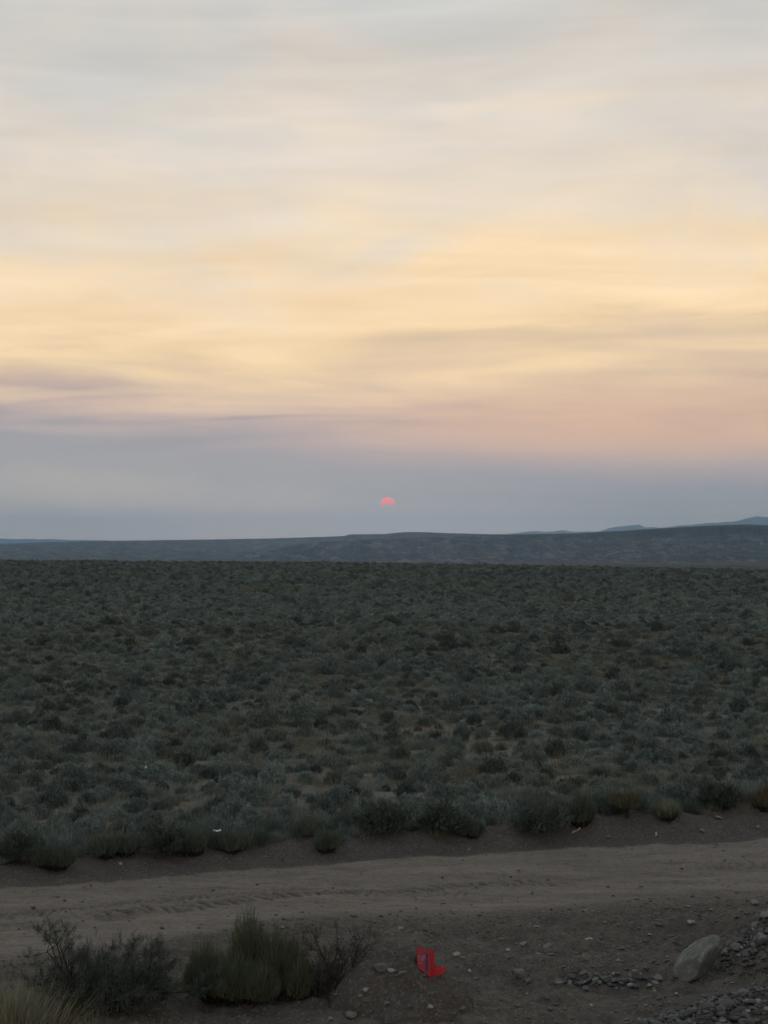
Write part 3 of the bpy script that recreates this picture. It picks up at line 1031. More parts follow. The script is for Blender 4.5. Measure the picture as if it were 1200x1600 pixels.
def woody(name, label, loc, trunks, L, r, depth, leafn, leafL, leafW, mat, seed, lean=(0, 0, 0), spreadr=0.12, up=0.2, low=None, cat_='shrub', stem_mat=None, scale=(1, 1, 1)):
    rs = np.random.RandomState(seed)
    root = empty(name, loc)
    root.scale = scale
    tag(root, label, cat_)
    segs, tips = [], []
    for i in range(trunks):
        a = 2 * math.pi * i / trunks + rs.uniform(-.4, .4)
        d = (math.cos(a) * 0.9 + lean[0], math.sin(a) * 0.7 + lean[1], 0.75)
        branch((spreadr * math.cos(a), spreadr * math.sin(a), -0.04), d, L * rs.uniform(.75, 1.15), r, depth, rs, segs, tips, up=up, lean=lean)
    V, Fa = tubes(segs)
    link('stem', mesh_np(name + '_stem', V, Fa, [stem_mat or M_STEM]), root)
    parts = []
    if leafn:
        P = np.array([t[0] for t in tips]); D = np.array([t[1] for t in tips])
        P = np.repeat(P, leafn, 0) - np.repeat(D, leafn, 0) * rs.uniform(0, 0.12, (len(tips) * leafn, 1)) + rs.normal(size=(len(tips) * leafn, 3)) * 0.012
        D = np.repeat(D, leafn, 0) + rs.normal(size=P.shape) * 0.45 + np.array([0, 0, 0.4]) + np.array(lean) * 0.8
        parts.append(blades(P, D, leafL * rs.uniform(.5, 1.3, len(P)), leafW, rs))
    if low:
        for (lx, ly, rx, h, m) in low:
            P2, d2 = dome_pts(m, rx, h, rs, inner=0.3, lump=0.3, z0=0.0)
            P2[:, 0] += lx; P2[:, 1] += ly
            parts.append(sprigs(P2, d2, 5, 0.06, leafL * 0.8, leafW * 1.3, 0.6, 0.5, rs))
    if parts:
        V, Fa = cat(parts)
        link('foliage', mesh_np(name + '_foliage', V, Fa, [mat]), root)
    return root


def foreground_plants():
    x, y, z = at_px(165, 1572)
    woody('big_sagebrush', 'dark straggly sagebrush with wind-bent twigs at the bottom left, beside pale grass', (x, y, z), 12, 0.38, 0.018, 3, 24, 0.055, 0.0045, M_DARKSAGE, 5, scale=(0.98, 0.95, 0.95),
          lean=(0.22, 0, 0.0), low=[(-0.05, -0.05, 0.46, 0.40, 1500), (0.32, 0.0, 0.30, 0.36, 700), (-0.36, 0.02, 0.26, 0.34, 600), (0.1, .05, .28, .50, 500)])
    x, y, z = at_px(385, 1556)
    broom('rabbitbrush', 'dense green broom-like shrub at the near side of the road, tallest of the front shrubs', (x, y, z),
          [(-0.36, 0.0, 0.17, 0.50), (-0.24, -0.08, 0.16, 0.44), (0.0, 0.12, 0.20, 0.74), (-0.08, -0.14, 0.24, 0.40), (0.10, 0.10, 0.12, 0.62), (0.24, 0.0, 0.17, 0.62), (0.38, 0.02, 0.15, 0.56), (0.46, -0.1, 0.16, 0.38), (0.14, -0.18, 0.22, 0.36), (-0.42, -0.05, 0.14, 0.32)], 22000, 0.11, 0.0048, M_RABBIT, M_RABBIT2, 21)
    x, y, z = at_px(500, 1552)
    woody('dead_shrub', 'dark leafless twiggy shrub between the green shrub and the earth mound', (x, y, z), 16, 0.34, 0.014, 3, 7, 0.045, 0.0045, M_BROWNSAGE, 8, scale=(0.85, 0.85, 0.86), up=0.4,
          low=[(0.0, 0.0, 0.30, 0.26, 700), (0.16, 0.05, 0.24, 0.40, 600), (0.32, 0.05, 0.16, 0.25, 250)])
    x, y, z = at_px(600, 1502)
    woody('twig_plant', 'small dry twiggy plant standing behind the earth mound', (x, y, z), 5, 0.14, 0.006, 2, 8, 0.03, 0.004, M_GREYTWIG, 9, spreadr=0.08, stem_mat=M_GREYTWIG)
    # pale bunch grass at the far left
    rs = np.random.RandomState(77)
    for (px, py, w, h, lab) in ((22, 1594, 0.42, 0.40, 'pale dry bunch grass in the bottom left corner'), (95, 1588, 0.22, 0.26, 'short dry bunch grass at the foot of the dark sagebrush')):
        x, y, z = at_px(px, py)
        n = 2200
        P = np.stack([rs.normal(0, w * .45, n), rs.normal(0, w * .35, n), np.zeros(n) - 0.01], -1)
        D = np.stack([P[:, 0] * 1.4, P[:, 1] * 1.4, np.ones(n)], -1) + rs.normal(size=(n, 3)) * 0.2
        V, Fa = blades(P, D, h * rs.uniform(.3, 1.0, n), 0.0035, rs, bend=0.5, quad=True)
        o = link('bunch_grass', mesh_np('bunch_grass', V, Fa, [M_PALEGRASS]), loc=(x, y, z))
        tag(o, lab, 'grass clump')
    # shrubs along the far side of the road
    rows = [  # px, py(base), width px, height px, kind, label
        (85, 1352, 100, 46, 'r', 'green shrub in front of the field at the far left of the roadside row'),
        (30, 1346, 70, 40, 's', 'dark shrub at the left edge of the photo across the road'),
        (185, 1336, 100, 52, 'r', 'broad green shrub across the road above the dark sagebrush'),
        (262, 1336, 64, 40, 's', 'dark low shrub between two green ones across the road'),
        (300, 1332, 70, 44, 'r', 'upright green shrub just left of the white scrap across the road'),
        (365, 1328, 96, 46, 'r', 'wide green shrub just behind the white scrap across the road'),
        (505, 1326, 70, 42, 'r', 'pale fine-stemmed shrub across the road above the leafless one'),
        (600, 1302, 90, 48, 's', 'very dark rounded bush across the road above the earth mound'),
        (690, 1298, 76, 38, 's', 'dark bush right of the very dark rounded bush across the road'),
        (740, 1305, 60, 40, 'r', 'fine green shrub at the edge of the road bank, mid picture'),
        (842, 1302, 84, 38, 's', 'grey shrub on the road bank left of the white twig scrap'),
        (912, 1286, 78, 66, 'r', 'tall green shrub on the bank, left of the golden one'),
        (868, 1284, 60, 42, 'r', 'mid green shrub leaning against the tall green one on the bank'),
        (978, 1276, 60, 56, 'g', 'golden olive shrub with a visible short trunk on the road bank'),
        (1040, 1278, 70, 36, 'y', 'loose straw-coloured shrub just right of the golden olive one'),
        (1120, 1262, 64, 34, 's', 'grey-green shrub on top of the bank near the right edge'),
        (1190, 1262, 62, 46, 'o', 'brownish rounded shrub at the right edge on top of the bank'),
    ]
    for i, (px, py, w, h, kd, lab) in enumerate(rows):
        x, y, z = at_px(px, py, 0.0)
        k = F / y
        wm, hm = w * 0.88 / k, h * 0.80 / k
        rs = np.random.RandomState(900 + i)
        if kd in 'rgoy':
            m1, m2 = {'r': (M_ROW, M_ROW), 'g': (M_OLIVE, M_OLIVE), 'o': (M_OLIVE, M_RUST), 'y': (M_RABBIT2, M_DRY)}[kd]
            lob = [(rs.uniform(-.26, .26) * wm, rs.uniform(-.2, .2) * wm, wm * rs.uniform(.18, .32), hm * rs.uniform(.5, 1.0)) for _ in range(7)]
            if kd == 'g':
                lob = [(a, b, c, d) for a, b, c, d in lob]
                o = broom('rabbitbrush', lab, (x, y, z + hm * 0.28), [(a, b, c, d * .72) for a, b, c, d in lob], 3000 if kd != 'y' else 1500, 0.10, 0.008, m1, m2, 700 + i, stems=False)
                V, Fa = tubes([((0, 0, -hm * .32), (0.01, 0, 0.02), .028, .02), ((0.01, 0, 0.02), (-0.12, 0, 0.2), .016, .008), ((0.01, 0, 0.0), (0.12, 0.03, 0.2), .016, .008)], 6)
                link('trunk', mesh_np('trunk', V, Fa, [M_STEM]), o)
            else:
                broom('rabbitbrush', lab, (x, y, z), lob, 3600 if kd != 'y' else 1300, 0.11, 0.008, m1, m2, 700 + i)
        else:
            P, d = dome_pts(1100, wm * .46, hm * .9, rs, inner=.4, lump=.45)
            V, Fa = sprigs(P, d, 6, .07, .055, .012, .55, .5, rs)
            o = link('dark_shrub', mesh_np('dark_shrub', V, Fa, [M_DARKSAGE]), loc=(x, y, z))
            tag(o, lab, 'shrub')


foreground_plants()


def roadside_fill():
    rs = np.random.RandomState(314)
    protos = []
    for i in range(5):
        n = 1500
        P, d = dome_pts(n, 0.46, 0.62, rs, inner=0.2, lump=0.45, z0=0.0, tmax=1.35)
        D = d * np.array([0.5, 0.5, 0.3]) + np.array([0, 0, 1.0]) + rs.normal(size=(n, 3)) * 0.18
        V, Fa = blades(P, D, 0.15 * rs.uniform(0.5, 1.3, n), 0.012, rs)
        protos.append(mesh_np('roadside_shrub', V, Fa, [M_ROW if i % 2 else M_SAGE]))
    base = None
    for i in range(140):
        x = rs.uniform(-5.2, 6.0)
        wb = float(np.interp(x, [-6, 0, 5], [0.26, 0.26, 0.30]))
        yf, yn = np.interp(x, *ROAD_FAR), np.interp(x, *ROAD_NEAR)
        tt = 1.02 + wb * (rs.uniform(1.15, 2.6) if i < 80 else rs.uniform(0.9, 1.35))
        y = yn + tt * (yf - yn)
        o = link('roadside_shrub', protos[i % 5]) if base is None else base.copy()
        if base is None: base = o
        else:
            o.data = protos[i % 5]; C.objects.link(o)
        sz = rs.uniform(0.26, 0.56) if i < 80 else rs.uniform(0.14, 0.34)
        o.location = (x, y, hz_(x, y) - 0.02)
        o.rotation_euler = (0, 0, rs.uniform(0, 6.28))
        o.scale = (sz, sz, sz * rs.uniform(.7, 1.1))
        q3 = 'left' if x / y < -0.082 else 'middle' if x / y < 0.082 else 'right'
        tag(o, '%s shrub in the %s of the thick fringe along the far road bank' % (('%s %s' % ('low' if sz < .36 else 'tall' if sz > .47 else 'mid-height', 'fine-stemmed green' if (i % 5) % 2 else 'grey-leaved')), q3), 'shrub', 'fine-stemmed shrubs along the far road bank')


roadside_fill()

# ------------------------------------------------------------------ stones
def stone_mat(name, lo, hi, vein=None, sc_=6.0):
    def f(g, b):
        oc = g.n('ShaderNodeTexCoord').outputs['Object']
        oi = g.n('ShaderNodeObjectInfo').outputs['Random']
        n = g.noise(oc, sc_, 5, 0.65)
        c = g.ramp(n, [(0.3, lo), (0.68, hi)])
        if vein:
            n2 = g.noise(oc, sc_ * 0.6, 5, 0.7, 1.2)
            c = g.mix(g.rng(n2, 0.5, 0.66, 0, 0.85), c, vein)
        vm = g.n('ShaderNodeVectorMath', operation='SCALE')
        g.put(vm.inputs[0], c); g.put(vm.inputs[3], g.m('MULTIPLY_ADD', oi, 0.6, 0.7))
        g.put(b.inputs['Base Color'], vm.outputs[0])
        bump(g, b, g.noise(oc, sc_ * 4, 4, 0.7), 0.4, 0.01)
    return ramp_mat(name, f, rough=0.9, spec=0.2)


M_STONE = stone_mat('grey_stone', (0.14, 0.14, 0.14), (0.23, 0.225, 0.22), sc_=14)
M_PALE = stone_mat('pale_stone', (0.27, 0.265, 0.255), (0.40, 0.39, 0.37), sc_=14)
M_DARKST = stone_mat('dark_stone', (0.085, 0.085, 0.088), (0.15, 0.148, 0.148), sc_=14)
M_BOULDER = stone_mat('boulder_stone', (0.115, 0.122, 0.114), (0.215, 0.222, 0.205), vein=(0.34, 0.35, 0.325), sc_=7.0)


def rock_mesh(seed, mat, sub=2, rough=0.7, planes=9, smooth=False):
    """irregular stone about 1 m across: icosphere cut by random planes"""
    import bmesh
    bm = bmesh.new()
    bmesh.ops.create_icosphere(bm, subdivisions=sub, radius=0.5)
    rs = np.random.RandomState(seed)
    N = unit(rs.normal(size=(planes, 3))); Dp = rs.uniform(0.18, 0.38, planes)
    V = np.array([v.co[:] for v in bm.verts])
    for n, d in zip(N, Dp):
        s = V @ n
        V = V - np.outer(np.clip(s - d, 0, None), n) * 0.92
    V *= (1 + rough * 0.25 * fbm(V[:, 0] * 5 + seed, V[:, 1] * 5 + V[:, 2] * 4, 3, seed))[:, None]
    for v, c in zip(bm.verts, V):
        v.co = c
    me = bpy.data.meshes.new('stone')
    bm.to_mesh(me); bm.free()
    me.materials.append(mat)
    if smooth:
        me.polygons.foreach_set('use_smooth', [True] * len(me.polygons))
    return me


ROCKS = {'s': [rock_mesh(i, M_STONE, smooth=(i == 0)) for i in range(5)], 'p': [rock_mesh(20 + i, M_PALE) for i in range(4)], 'd': [rock_mesh(40 + i, M_DARKST, smooth=(i == 0)) for i in range(4)]}


def stone(px, py, w, kd, label, group=None, hr=0.62, sink=0.3, name='stone', rot=None, xyz=None, depth=1.0):
    x, y, z = xyz if xyz else at_px(px, py)
    s = w * y / F if not xyz else w
    o = link(name, R.choice(ROCKS[kd]))
    o.location = (x, y, z + s * hr * (0.5 - sink))
    o.rotation_euler = rot or (R.uniform(-.3, .3), R.uniform(-.3, .3), R.uniform(0, 6.28))
    o.scale = (s * R.uniform(.95, 1.1), s * depth * R.uniform(.8, 1.1), s * hr * R.uniform(.85, 1.15))
    tag(o, label, 'stone', group)
    return o


def mound_top(x, y):
    return hz_(x, y) + float(mound_h(np.array([x]), np.array([y]))[0])


M_MOUND = ramp_mat('mound_earth', m_earth)


def build_mound():
    gx = np.linspace(-0.75, 1.45, 150); gy = np.linspace(12.7, 14.4, 110)
    X, Y = np.meshgrid(gx, gy)
    mh_ = mound_h(X, Y)
    Z = height(X, Y) + mh_ + sstep(0.0, 0.1, mh_) * (0.030 * fbm(X * 7, Y * 7, 4, 81) + 0.022 * fbm(X * 18, Y * 18, 3, 82)) - 0.02 * (mh_ < 0.004)
    na = len(gx)
    V = np.stack([X, Y, Z], -1).reshape(-1, 3)
    i = np.arange(len(gy) - 1)[:, None]; j = np.arange(na - 1)[None, :]
    Q = np.stack([i * na + j, i * na + j + 1, (i + 1) * na + j + 1, (i + 1) * na + j], -1).reshape(-1, 4)
    mm = mh_.reshape(-1)[Q].max(1) > 0.003
    Q = Q[mm]
    u, inv = np.unique(Q, return_inverse=True)
    me = mesh_np('earth_mound', V[u], inv.reshape(Q.shape), [M_MOUND], smooth=True)
    me.attributes.new('graded', 'FLOAT', 'POINT').data.foreach_set('value', np.ones(len(u), dtype=np.float32))  # graded tone over the whole mound paints in its dark shading
    o = link('earth_mound', me)
    tag(o, 'low mound of loose shade-tinted earth with a few stones, in front of the red carton', 'mound')


build_mound()


def m_pt(px, py):
    return at_px(px, py, 0.0, lambda x, y: height(x, y) + mound_h(x, y))


def place_stones():
    # the boulder
    x, y, z = at_px(1086, 1524)
    import bmesh
    bm = bmesh.new(); bmesh.ops.create_icosphere(bm, subdivisions=4, radius=0.5)
    V = np.array([v.co[:] for v in bm.verts])
    rs = np.random.RandomState(3)
    for n, d in ((unit(np.array([-.5, -.8, .5])), .34), (unit(np.array([.3, -.9, -.3])), .33), (unit(np.array([.1, -.2, 1.])), .38), (unit(np.array([0.9, -.3, .1])), .42), (unit(np.array([-.9, 0, -.2])), .44)):
        s = V @ n
        V = V - np.outer(np.clip(s - d, 0, None), n) * 0.95
    V *= (1 + 0.10 * fbm(V[:, 0] * 3 + 5, V[:, 1] * 3 + V[:, 2] * 3, 4, 5) - 0.03 * np.clip(fbm(V[:, 0] * 11, V[:, 1] * 11 + V[:, 2] * 11, 3, 6), 0, 1))[:, None]
    for v, c in zip(bm.verts, V): v.co = c
    me = bpy.data.meshes.new('boulder'); bm.to_mesh(me); bm.free()
    me.materials.append(M_BOULDER); me.polygons.foreach_set('use_smooth', [True] * len(me.polygons))
    o = link('boulder', me, loc=(x + 0.02, y + 0.05, z + 0.155), rot=(0.15, math.radians(-40), 0.1), scale=(0.60, 0.36, 0.26))
    tag(o, 'big pale grey-green rounded boulder leaning in the hollow by the rubble heap', 'boulder')
    # stones on or by the mound
    for px, py, w, kd, lab in ((597, 1512, 26, 's', 'flat grey stone on top of the earth mound'), (572, 1546, 13, 'p', 'small whitish stone on the left face of the earth mound'),
                               (563, 1553, 9, 's', 'little grey stone just below the whitish one on the mound'), (548, 1584, 22, 's', 'angular stone at the lower left foot of the mound'),
                               (613, 1516, 15, 'p', 'pale chip beside the flat stone on top of the mound'), (628, 1521, 20, 's', 'ragged stone near the crest on the right of the mound'),
                               (518, 1589, 12, 'p', 'thin pale stone on the ground left of the mound'), (604, 1566, 14, 's', 'low stone on the face of the mound'),
                               (672, 1571, 14, 'p', 'pale sliver of stone low on the right face of the mound')):
        if w and 540 < px < 690:
            stone(px, py, w * 5.5e-3 * 1.0, kd, lab, xyz=m_pt(px, py))
        else:
            stone(px, py, w, kd, lab)
    for px, py, w, kd, lab, hr in ((684, 1550, 21, 's', 'rounded stone standing below the red carton', .8), (704, 1538, 24, 'd', 'dark round stone right below the red carton', .75),
                                   (661, 1487, 12, 'p', 'white stone just above the red carton', .5), (628, 1489, 9, 's', 'small stone left above the red carton', .7),
                                   (641, 1493, 9, 'p', 'small white chip touching the corner above the red carton', .6), (712, 1490, 16, 'p', 'jagged white stone right of the red carton', .6),
                                   (722, 1494, 9, 's', 'small stone next to the jagged white one', .6), (733, 1515, 9, 'p', 'small bright pebble right of the carton', .6),
                                   (743, 1527, 10, 'p', 'bright flat pebble between the carton and the cobbles', .4), (627, 1450, 11, 'p', 'pale lump on the road side above the leafless shrub', .7),
                                   (773, 1549, 14, 's', 'arched flat stone in front of the cobbles', .4), (853, 1557, 13, 'd', 'dark square stone in front of the cobbles', .7),
                                   (817, 1472, 14, 'p', 'pale flat stone up towards the road, mid right', .4), (793, 1482, 12, 'p', 'whitish flat stone left of another near the road', .4),
                                   (836, 1446, 12, 'p', 'bright flake on the edge of the road', .4), (855, 1477, 15, 's', 'broken stone beside a pale flat one', .5),
                                   (1078, 1441, 15, 'p', 'pale block on the bank above the boulder', .75), (1013, 1458, 12, 'p', 'white elongated flake left of the boulder', .35),
                                   (918, 1465, 16, 'p', 'white flat rock chip on the bank, half way to the boulder', .35), (1030, 1437, 18, 's', 'thin slab on the bank left of the pale block', .3),
                                   (963, 1498, 9, 'p', 'small pale stone above the cobbles', .6), (922, 1568, 10, 'p', 'pale stone on the earth below the cobbles', .5),
                                   (1055, 1551, 9, 'p', 'pale pebble just below the boulder', .6), (1178, 1410, 15, 'p', 'large pale stone at the top of the rubble heap', .7),
                                   (1182, 1566, 18, 'p', 'light grey square stone in the rubble at the lower right', .8), (1165, 1577, 16, 'p', 'white wedge stone in the rubble at the lower right', .5),
                                   (733, 1328, 9, 's', 'lone pale stone on the far road bank, mid picture', .8), (950, 1307, 9, 's', 'stone on the face of the far bank', .7),
                                   (1024, 1305, 8, 'p', 'small upright pale stone on the face of the far bank', 1.2), (1096, 1297, 11, 's', 'stone in the far bank right of the upright one', .5),
                                   (1182, 1292, 10, 'p', 'pale stone on the far bank at the right edge', .5), (1062, 1250, 8, 'p', 'whitish stone among the shrubs above the far bank', .6),
                                   (1122, 1277, 14, 's', 'flat stone on the crest of the far bank', .4), (190, 1348, 10, 'p', 'pale flat stone on the far road edge, left', .35)):
        stone(px, py, w, kd, lab, hr=hr)
    # the cluster of cobbles
    stone(808, 1527, 27, 's', 'largest rounded cobble, at the left end of the cobble row', hr=.9, sink=0.1)
    stone(822, 1532, 15, 's', 'cobble leaning against the largest rounded one', hr=.7)
    stone(870, 1532, 21, 's', 'oval cobble a little right of the largest one', hr=.55)
    rs = random.Random(5)
    for i in range(58):
        u = rs.random()
        px = 876 + u * 150 + rs.uniform(-6, 6); py = 1531 + rs.gauss(0, 7.0) - 3 * math.sin(u * 3) + u * 3
        w = rs.choice([8, 9, 10, 12, 14, 17])
        x, y, z = at_px(px, py)
        kd = rs.choice('ssddp' if w < 12 else 'ssd')
        lab = '%s %s cobble at the %s of the cobble row left of the boulder' % ('small' if w < 11 else 'large', {'s': 'grey', 'd': 'dark', 'p': 'whitish'}[kd], 'start' if u < .33 else 'middle' if u < .66 else 'right end')
        stone(px, py, w * y / F, kd, lab, 'cobbles in the low row left of the boulder', hr=.6,
              xyz=(x, y, z + rs.uniform(0, 0.035)))
    # rubble on the heap and its tongue
    n = 0
    tries = 0
    while n < 230 and tries < 6000:
        tries += 1
        x = rs.uniform(1.9, 4.3); y = rs.uniform(12.3, 16.2)
        hh = float(heap_h(np.array([x]), np.array([y]))[0])
        if hh < 0.05 or rs.random() > 0.25 + hh * 2.5: continue
        z = hz_(x, y)
        px = 600 + F * x / y
        py = HOR + F * (CAMZ - z) / y
        if px > 1210 or py > 1612: continue
        w = rs.choice([.045, .05, .06, .06, .07, .09, .12]) * (1.0 if y < 14.3 else 1.15)
        kd = rs.choice('ddssp' if w < .08 else 'ddds')
        lab = '%s %s broken rock %s' % ('small' if w < .055 else 'big' if w > .08 else 'middling', {'s': 'grey', 'd': 'dark', 'p': 'whitish'}[kd],
                                         'low on the rubble tongue at the bottom edge' if y < 13.3 else 'on the rubble slope right of the boulder' if y < 14.8 else 'high on the rubble heap at the right edge')
        stone(0, 0, w, kd, lab, 'rocks of the rubble heap at the lower right', hr=.7, xyz=(x, y, z + 0.01), sink=.25)
        n += 1


place_stones()


M_CLOD = stone_mat('earth_clod', (0.130, 0.120, 0.112), (0.250, 0.228, 0.208), sc_=9)


def build_gravel():
    """pebbles and chips past counting, joined into one mesh per surface"""
    rs = np.random.RandomState(17)
    base = []
    for s in range(5):
        me = rock_mesh(200 + s, M_STONE, sub=1, rough=.5)
        V = np.array([v.co[:] for v in me.vertices]); Fa = np.array([p.vertices[:] for p in me.polygons])
        base.append((V, Fa)); bpy.data.meshes.remove(me)

    def emit(name, P, s, mats, midx, label):
        Vs, Fs, Mi, k = [], [], [], 0
        for i in range(len(P)):
            V, Fa = base[i % 5]
            a = rs.uniform(0, 6.28); ca, sa = math.cos(a), math.sin(a)
            sc3 = s[i] * np.array([rs.uniform(.8, 1.3), rs.uniform(.7, 1.1), rs.uniform(.25, .6)])
            W = V * sc3
            W = np.stack([W[:, 0] * ca - W[:, 1] * sa, W[:, 0] * sa + W[:, 1] * ca, W[:, 2]], -1) + P[i]
            Vs.append(W); Fs.append(Fa + k); k += len(V)
            Mi.append(np.full(len(Fa), midx[i]))
        o = link(name, mesh_np(name, np.concatenate(Vs), np.concatenate(Fs), mats, mat_idx=np.concatenate(Mi)))
        tag(o, label, kind='stuff')
    mats = [M_STONE, M_PALE, M_DARKST]
    # on the near rough ground
    n = 8500
    X = rs.uniform(-4.6, 5.4, n); Y = rs.uniform(12.3, 20.8, n)
    t = road_t(X, Y)
    den = np.where(t < 0.0, 0.25 + 0.75 * sstep(-.1, .45, fbm(X * .9, Y * .9, 3, 33) + 0.18 * X - 0.1), 0.16)
    k = (rs.rand(n) < den) & (t < 1.0)
    X, Y = X[k], Y[k]
    s = rs.choice([.016, .022, .03, .04, .055, .07], len(X), p=[.28, .26, .2, .14, .08, .04])
    emit('pebbles', np.stack([X, Y, height(X, Y) + s * 0.12], -1), s, mats, rs.choice(3, len(X), p=[.36, .36, .28]), 'loose pebbles and stone chips strewn over the near bare ground')
    # clods of earth
    n = 9000
    X = rs.uniform(-3.8, 4.4, n); Y = rs.uniform(12.3, 17.8, n)
    t = road_t(X, Y)
    mh2 = mound_h(X, Y)
    k = ((t < 0.05) & (rs.rand(n) < 0.15 + 0.5 * sstep(-.2, .5, fbm(X * 1.1, Y * 1.1, 3, 35)) + (mh2 > 0.01) * 0.9))
    X, Y = X[k], Y[k]
    mz = np.maximum(mound_h(X, Y) - 0.01, 0)
    s = rs.choice([.02, .03, .045, .06, .09], len(X), p=[.35, .3, .2, .1, .05])
    emit('clods', np.stack([X, Y, height(X, Y) + mz + s * 0.08], -1), s, [M_CLOD], np.zeros(len(X), int), 'crumbly clods of dark earth on the mound and the bare ground round it')
    # heap gravel
    n = 30000
    X = rs.uniform(1.7, 5.6, n); Y = rs.uniform(12.0, 16.6, n)
    hh = heap_h(X, Y)
    k = (hh > 0.02) & (rs.rand(n) < 0.35 + 1.5 * hh)
    X, Y = X[k], Y[k]
    s = rs.choice([.025, .035, .05, .065, .085], len(X), p=[.25, .28, .22, .15, .10])
    emit('rubble', np.stack([X, Y, height(X, Y) + s * 0.15], -1), s, mats, rs.choice(3, len(X), p=[.42, .06, .52]), 'grey broken rubble covering the heap at the lower right')
    # far bank and road margin
    n = 1500
    X = rs.uniform(-5.4, 6.2, n); Y = rs.uniform(17, 24, n)
    t = road_t(X, Y)
    k = (t > 0.97) & (t < 1.4)
    X, Y = X[k], Y[k]
    s = rs.choice([.015, .02, .03, .045], len(X), p=[.4, .3, .2, .1])
    emit('bank_gravel', np.stack([X, Y, height(X, Y) + s * 0.12], -1), s, mats, rs.choice(3, len(X), p=[.5, .25, .25]), 'small stones scattered on the graded earth bank across the road')


build_gravel()

# small dry tufts and sprouts on the near ground and along the bank
def near_tufts():
    rs = np.random.RandomState(91)
    n = 420
    X = rs.uniform(-3.9, 2.0, n); Y = rs.uniform(12.2, 14.6, n)
    k = (fbm(X * 1.3, Y * 1.3, 3, 66) + (-0.12 * X) > 0.15) & (X < -0.9)
    X, Y = X[k], Y[k]
    X2 = rs.uniform(-6, 6.5, 500); Y2 = rs.uniform(17, 24, 500)
    wb = np.interp(X2, [-6, 0, 5], [0.26, 0.26, 0.30])
    t = road_t(X2, Y2)
    k = (t > 1.02 + wb * 0.75) & (t < 1.02 + wb * 1.7)
    X = np.concatenate([X, X2[k]]); Y = np.concatenate([Y, Y2[k]])
    m = len(X); s = rs.uniform(0.25, 0.7, m)
    scatter('grass_tufts', np.stack([X, Y, height(X, Y) - 0.01], -1), np.stack([0 * s, 0 * s, rs.uniform(0, 6.28, m)], -1), np.stack([s, s, s], -1),
            rs.randint(0, 3, m), DRYG, M_DRY, label='sparse dry grass tufts on the bare earth beside the road')


near_tufts()

# ------------------------------------------------------------------ litter and marker
def plain(name, col, rough=0.6):
    def f(g, b):
        p = g.n('ShaderNodeTexCoord').outputs['Object']
        n = g.noise(p, 30, 4, .6)
        g.put(b.inputs['Base Color'], g.mix(g.rng(n, .3, .8, 0, .35), col, tuple(c * .7 for c in col)))
    return ramp_mat(name, f, rough=rough, spec=.3)


M_RED = plain('red_card', (0.50, 0.022, 0.030), .5)
M_REDL = plain('red_card_face', (0.42, 0.045, 0.075), .5)
M_BLUE = plain('dark_blue_print', (0.075, 0.05, 0.13), .5)
M_PRINT = plain('pale_print', (0.46, 0.20, 0.28), .5)
M_CARD = plain('brown_card_inside', (0.16, 0.085, 0.06), .8)
M_WHITE = plain('white_plastic', (0.75, 0.75, 0.74), .5)


def slab(pts, thick, nrm=None):
    """polygon (list of 3-D points, planar or nearly) given a real thickness -> V, faces list"""
    P = np.array(pts, float)
    n = unit(np.cross(P[1] - P[0], P[2] - P[0])) if nrm is None else np.array(nrm)
    a = P + n * thick / 2; b = P - n * thick / 2
    k = len(P)
    faces = [tuple(range(k)), tuple(range(2 * k - 1, k - 1, -1))] + [(i, i + k, (i + 1) % k + k, (i + 1) % k) for i in range(k)]
    return np.concatenate([a, b]), faces


def slab_obj(name, pts, thick, mat, parent, bevel=False):
    V, Fc = slab(pts, thick)
    me = bpy.data.meshes.new(name)
    me.from_pydata([tuple(v) for v in V], [], Fc)
    me.materials.append(mat)
    return link(name, me, parent)


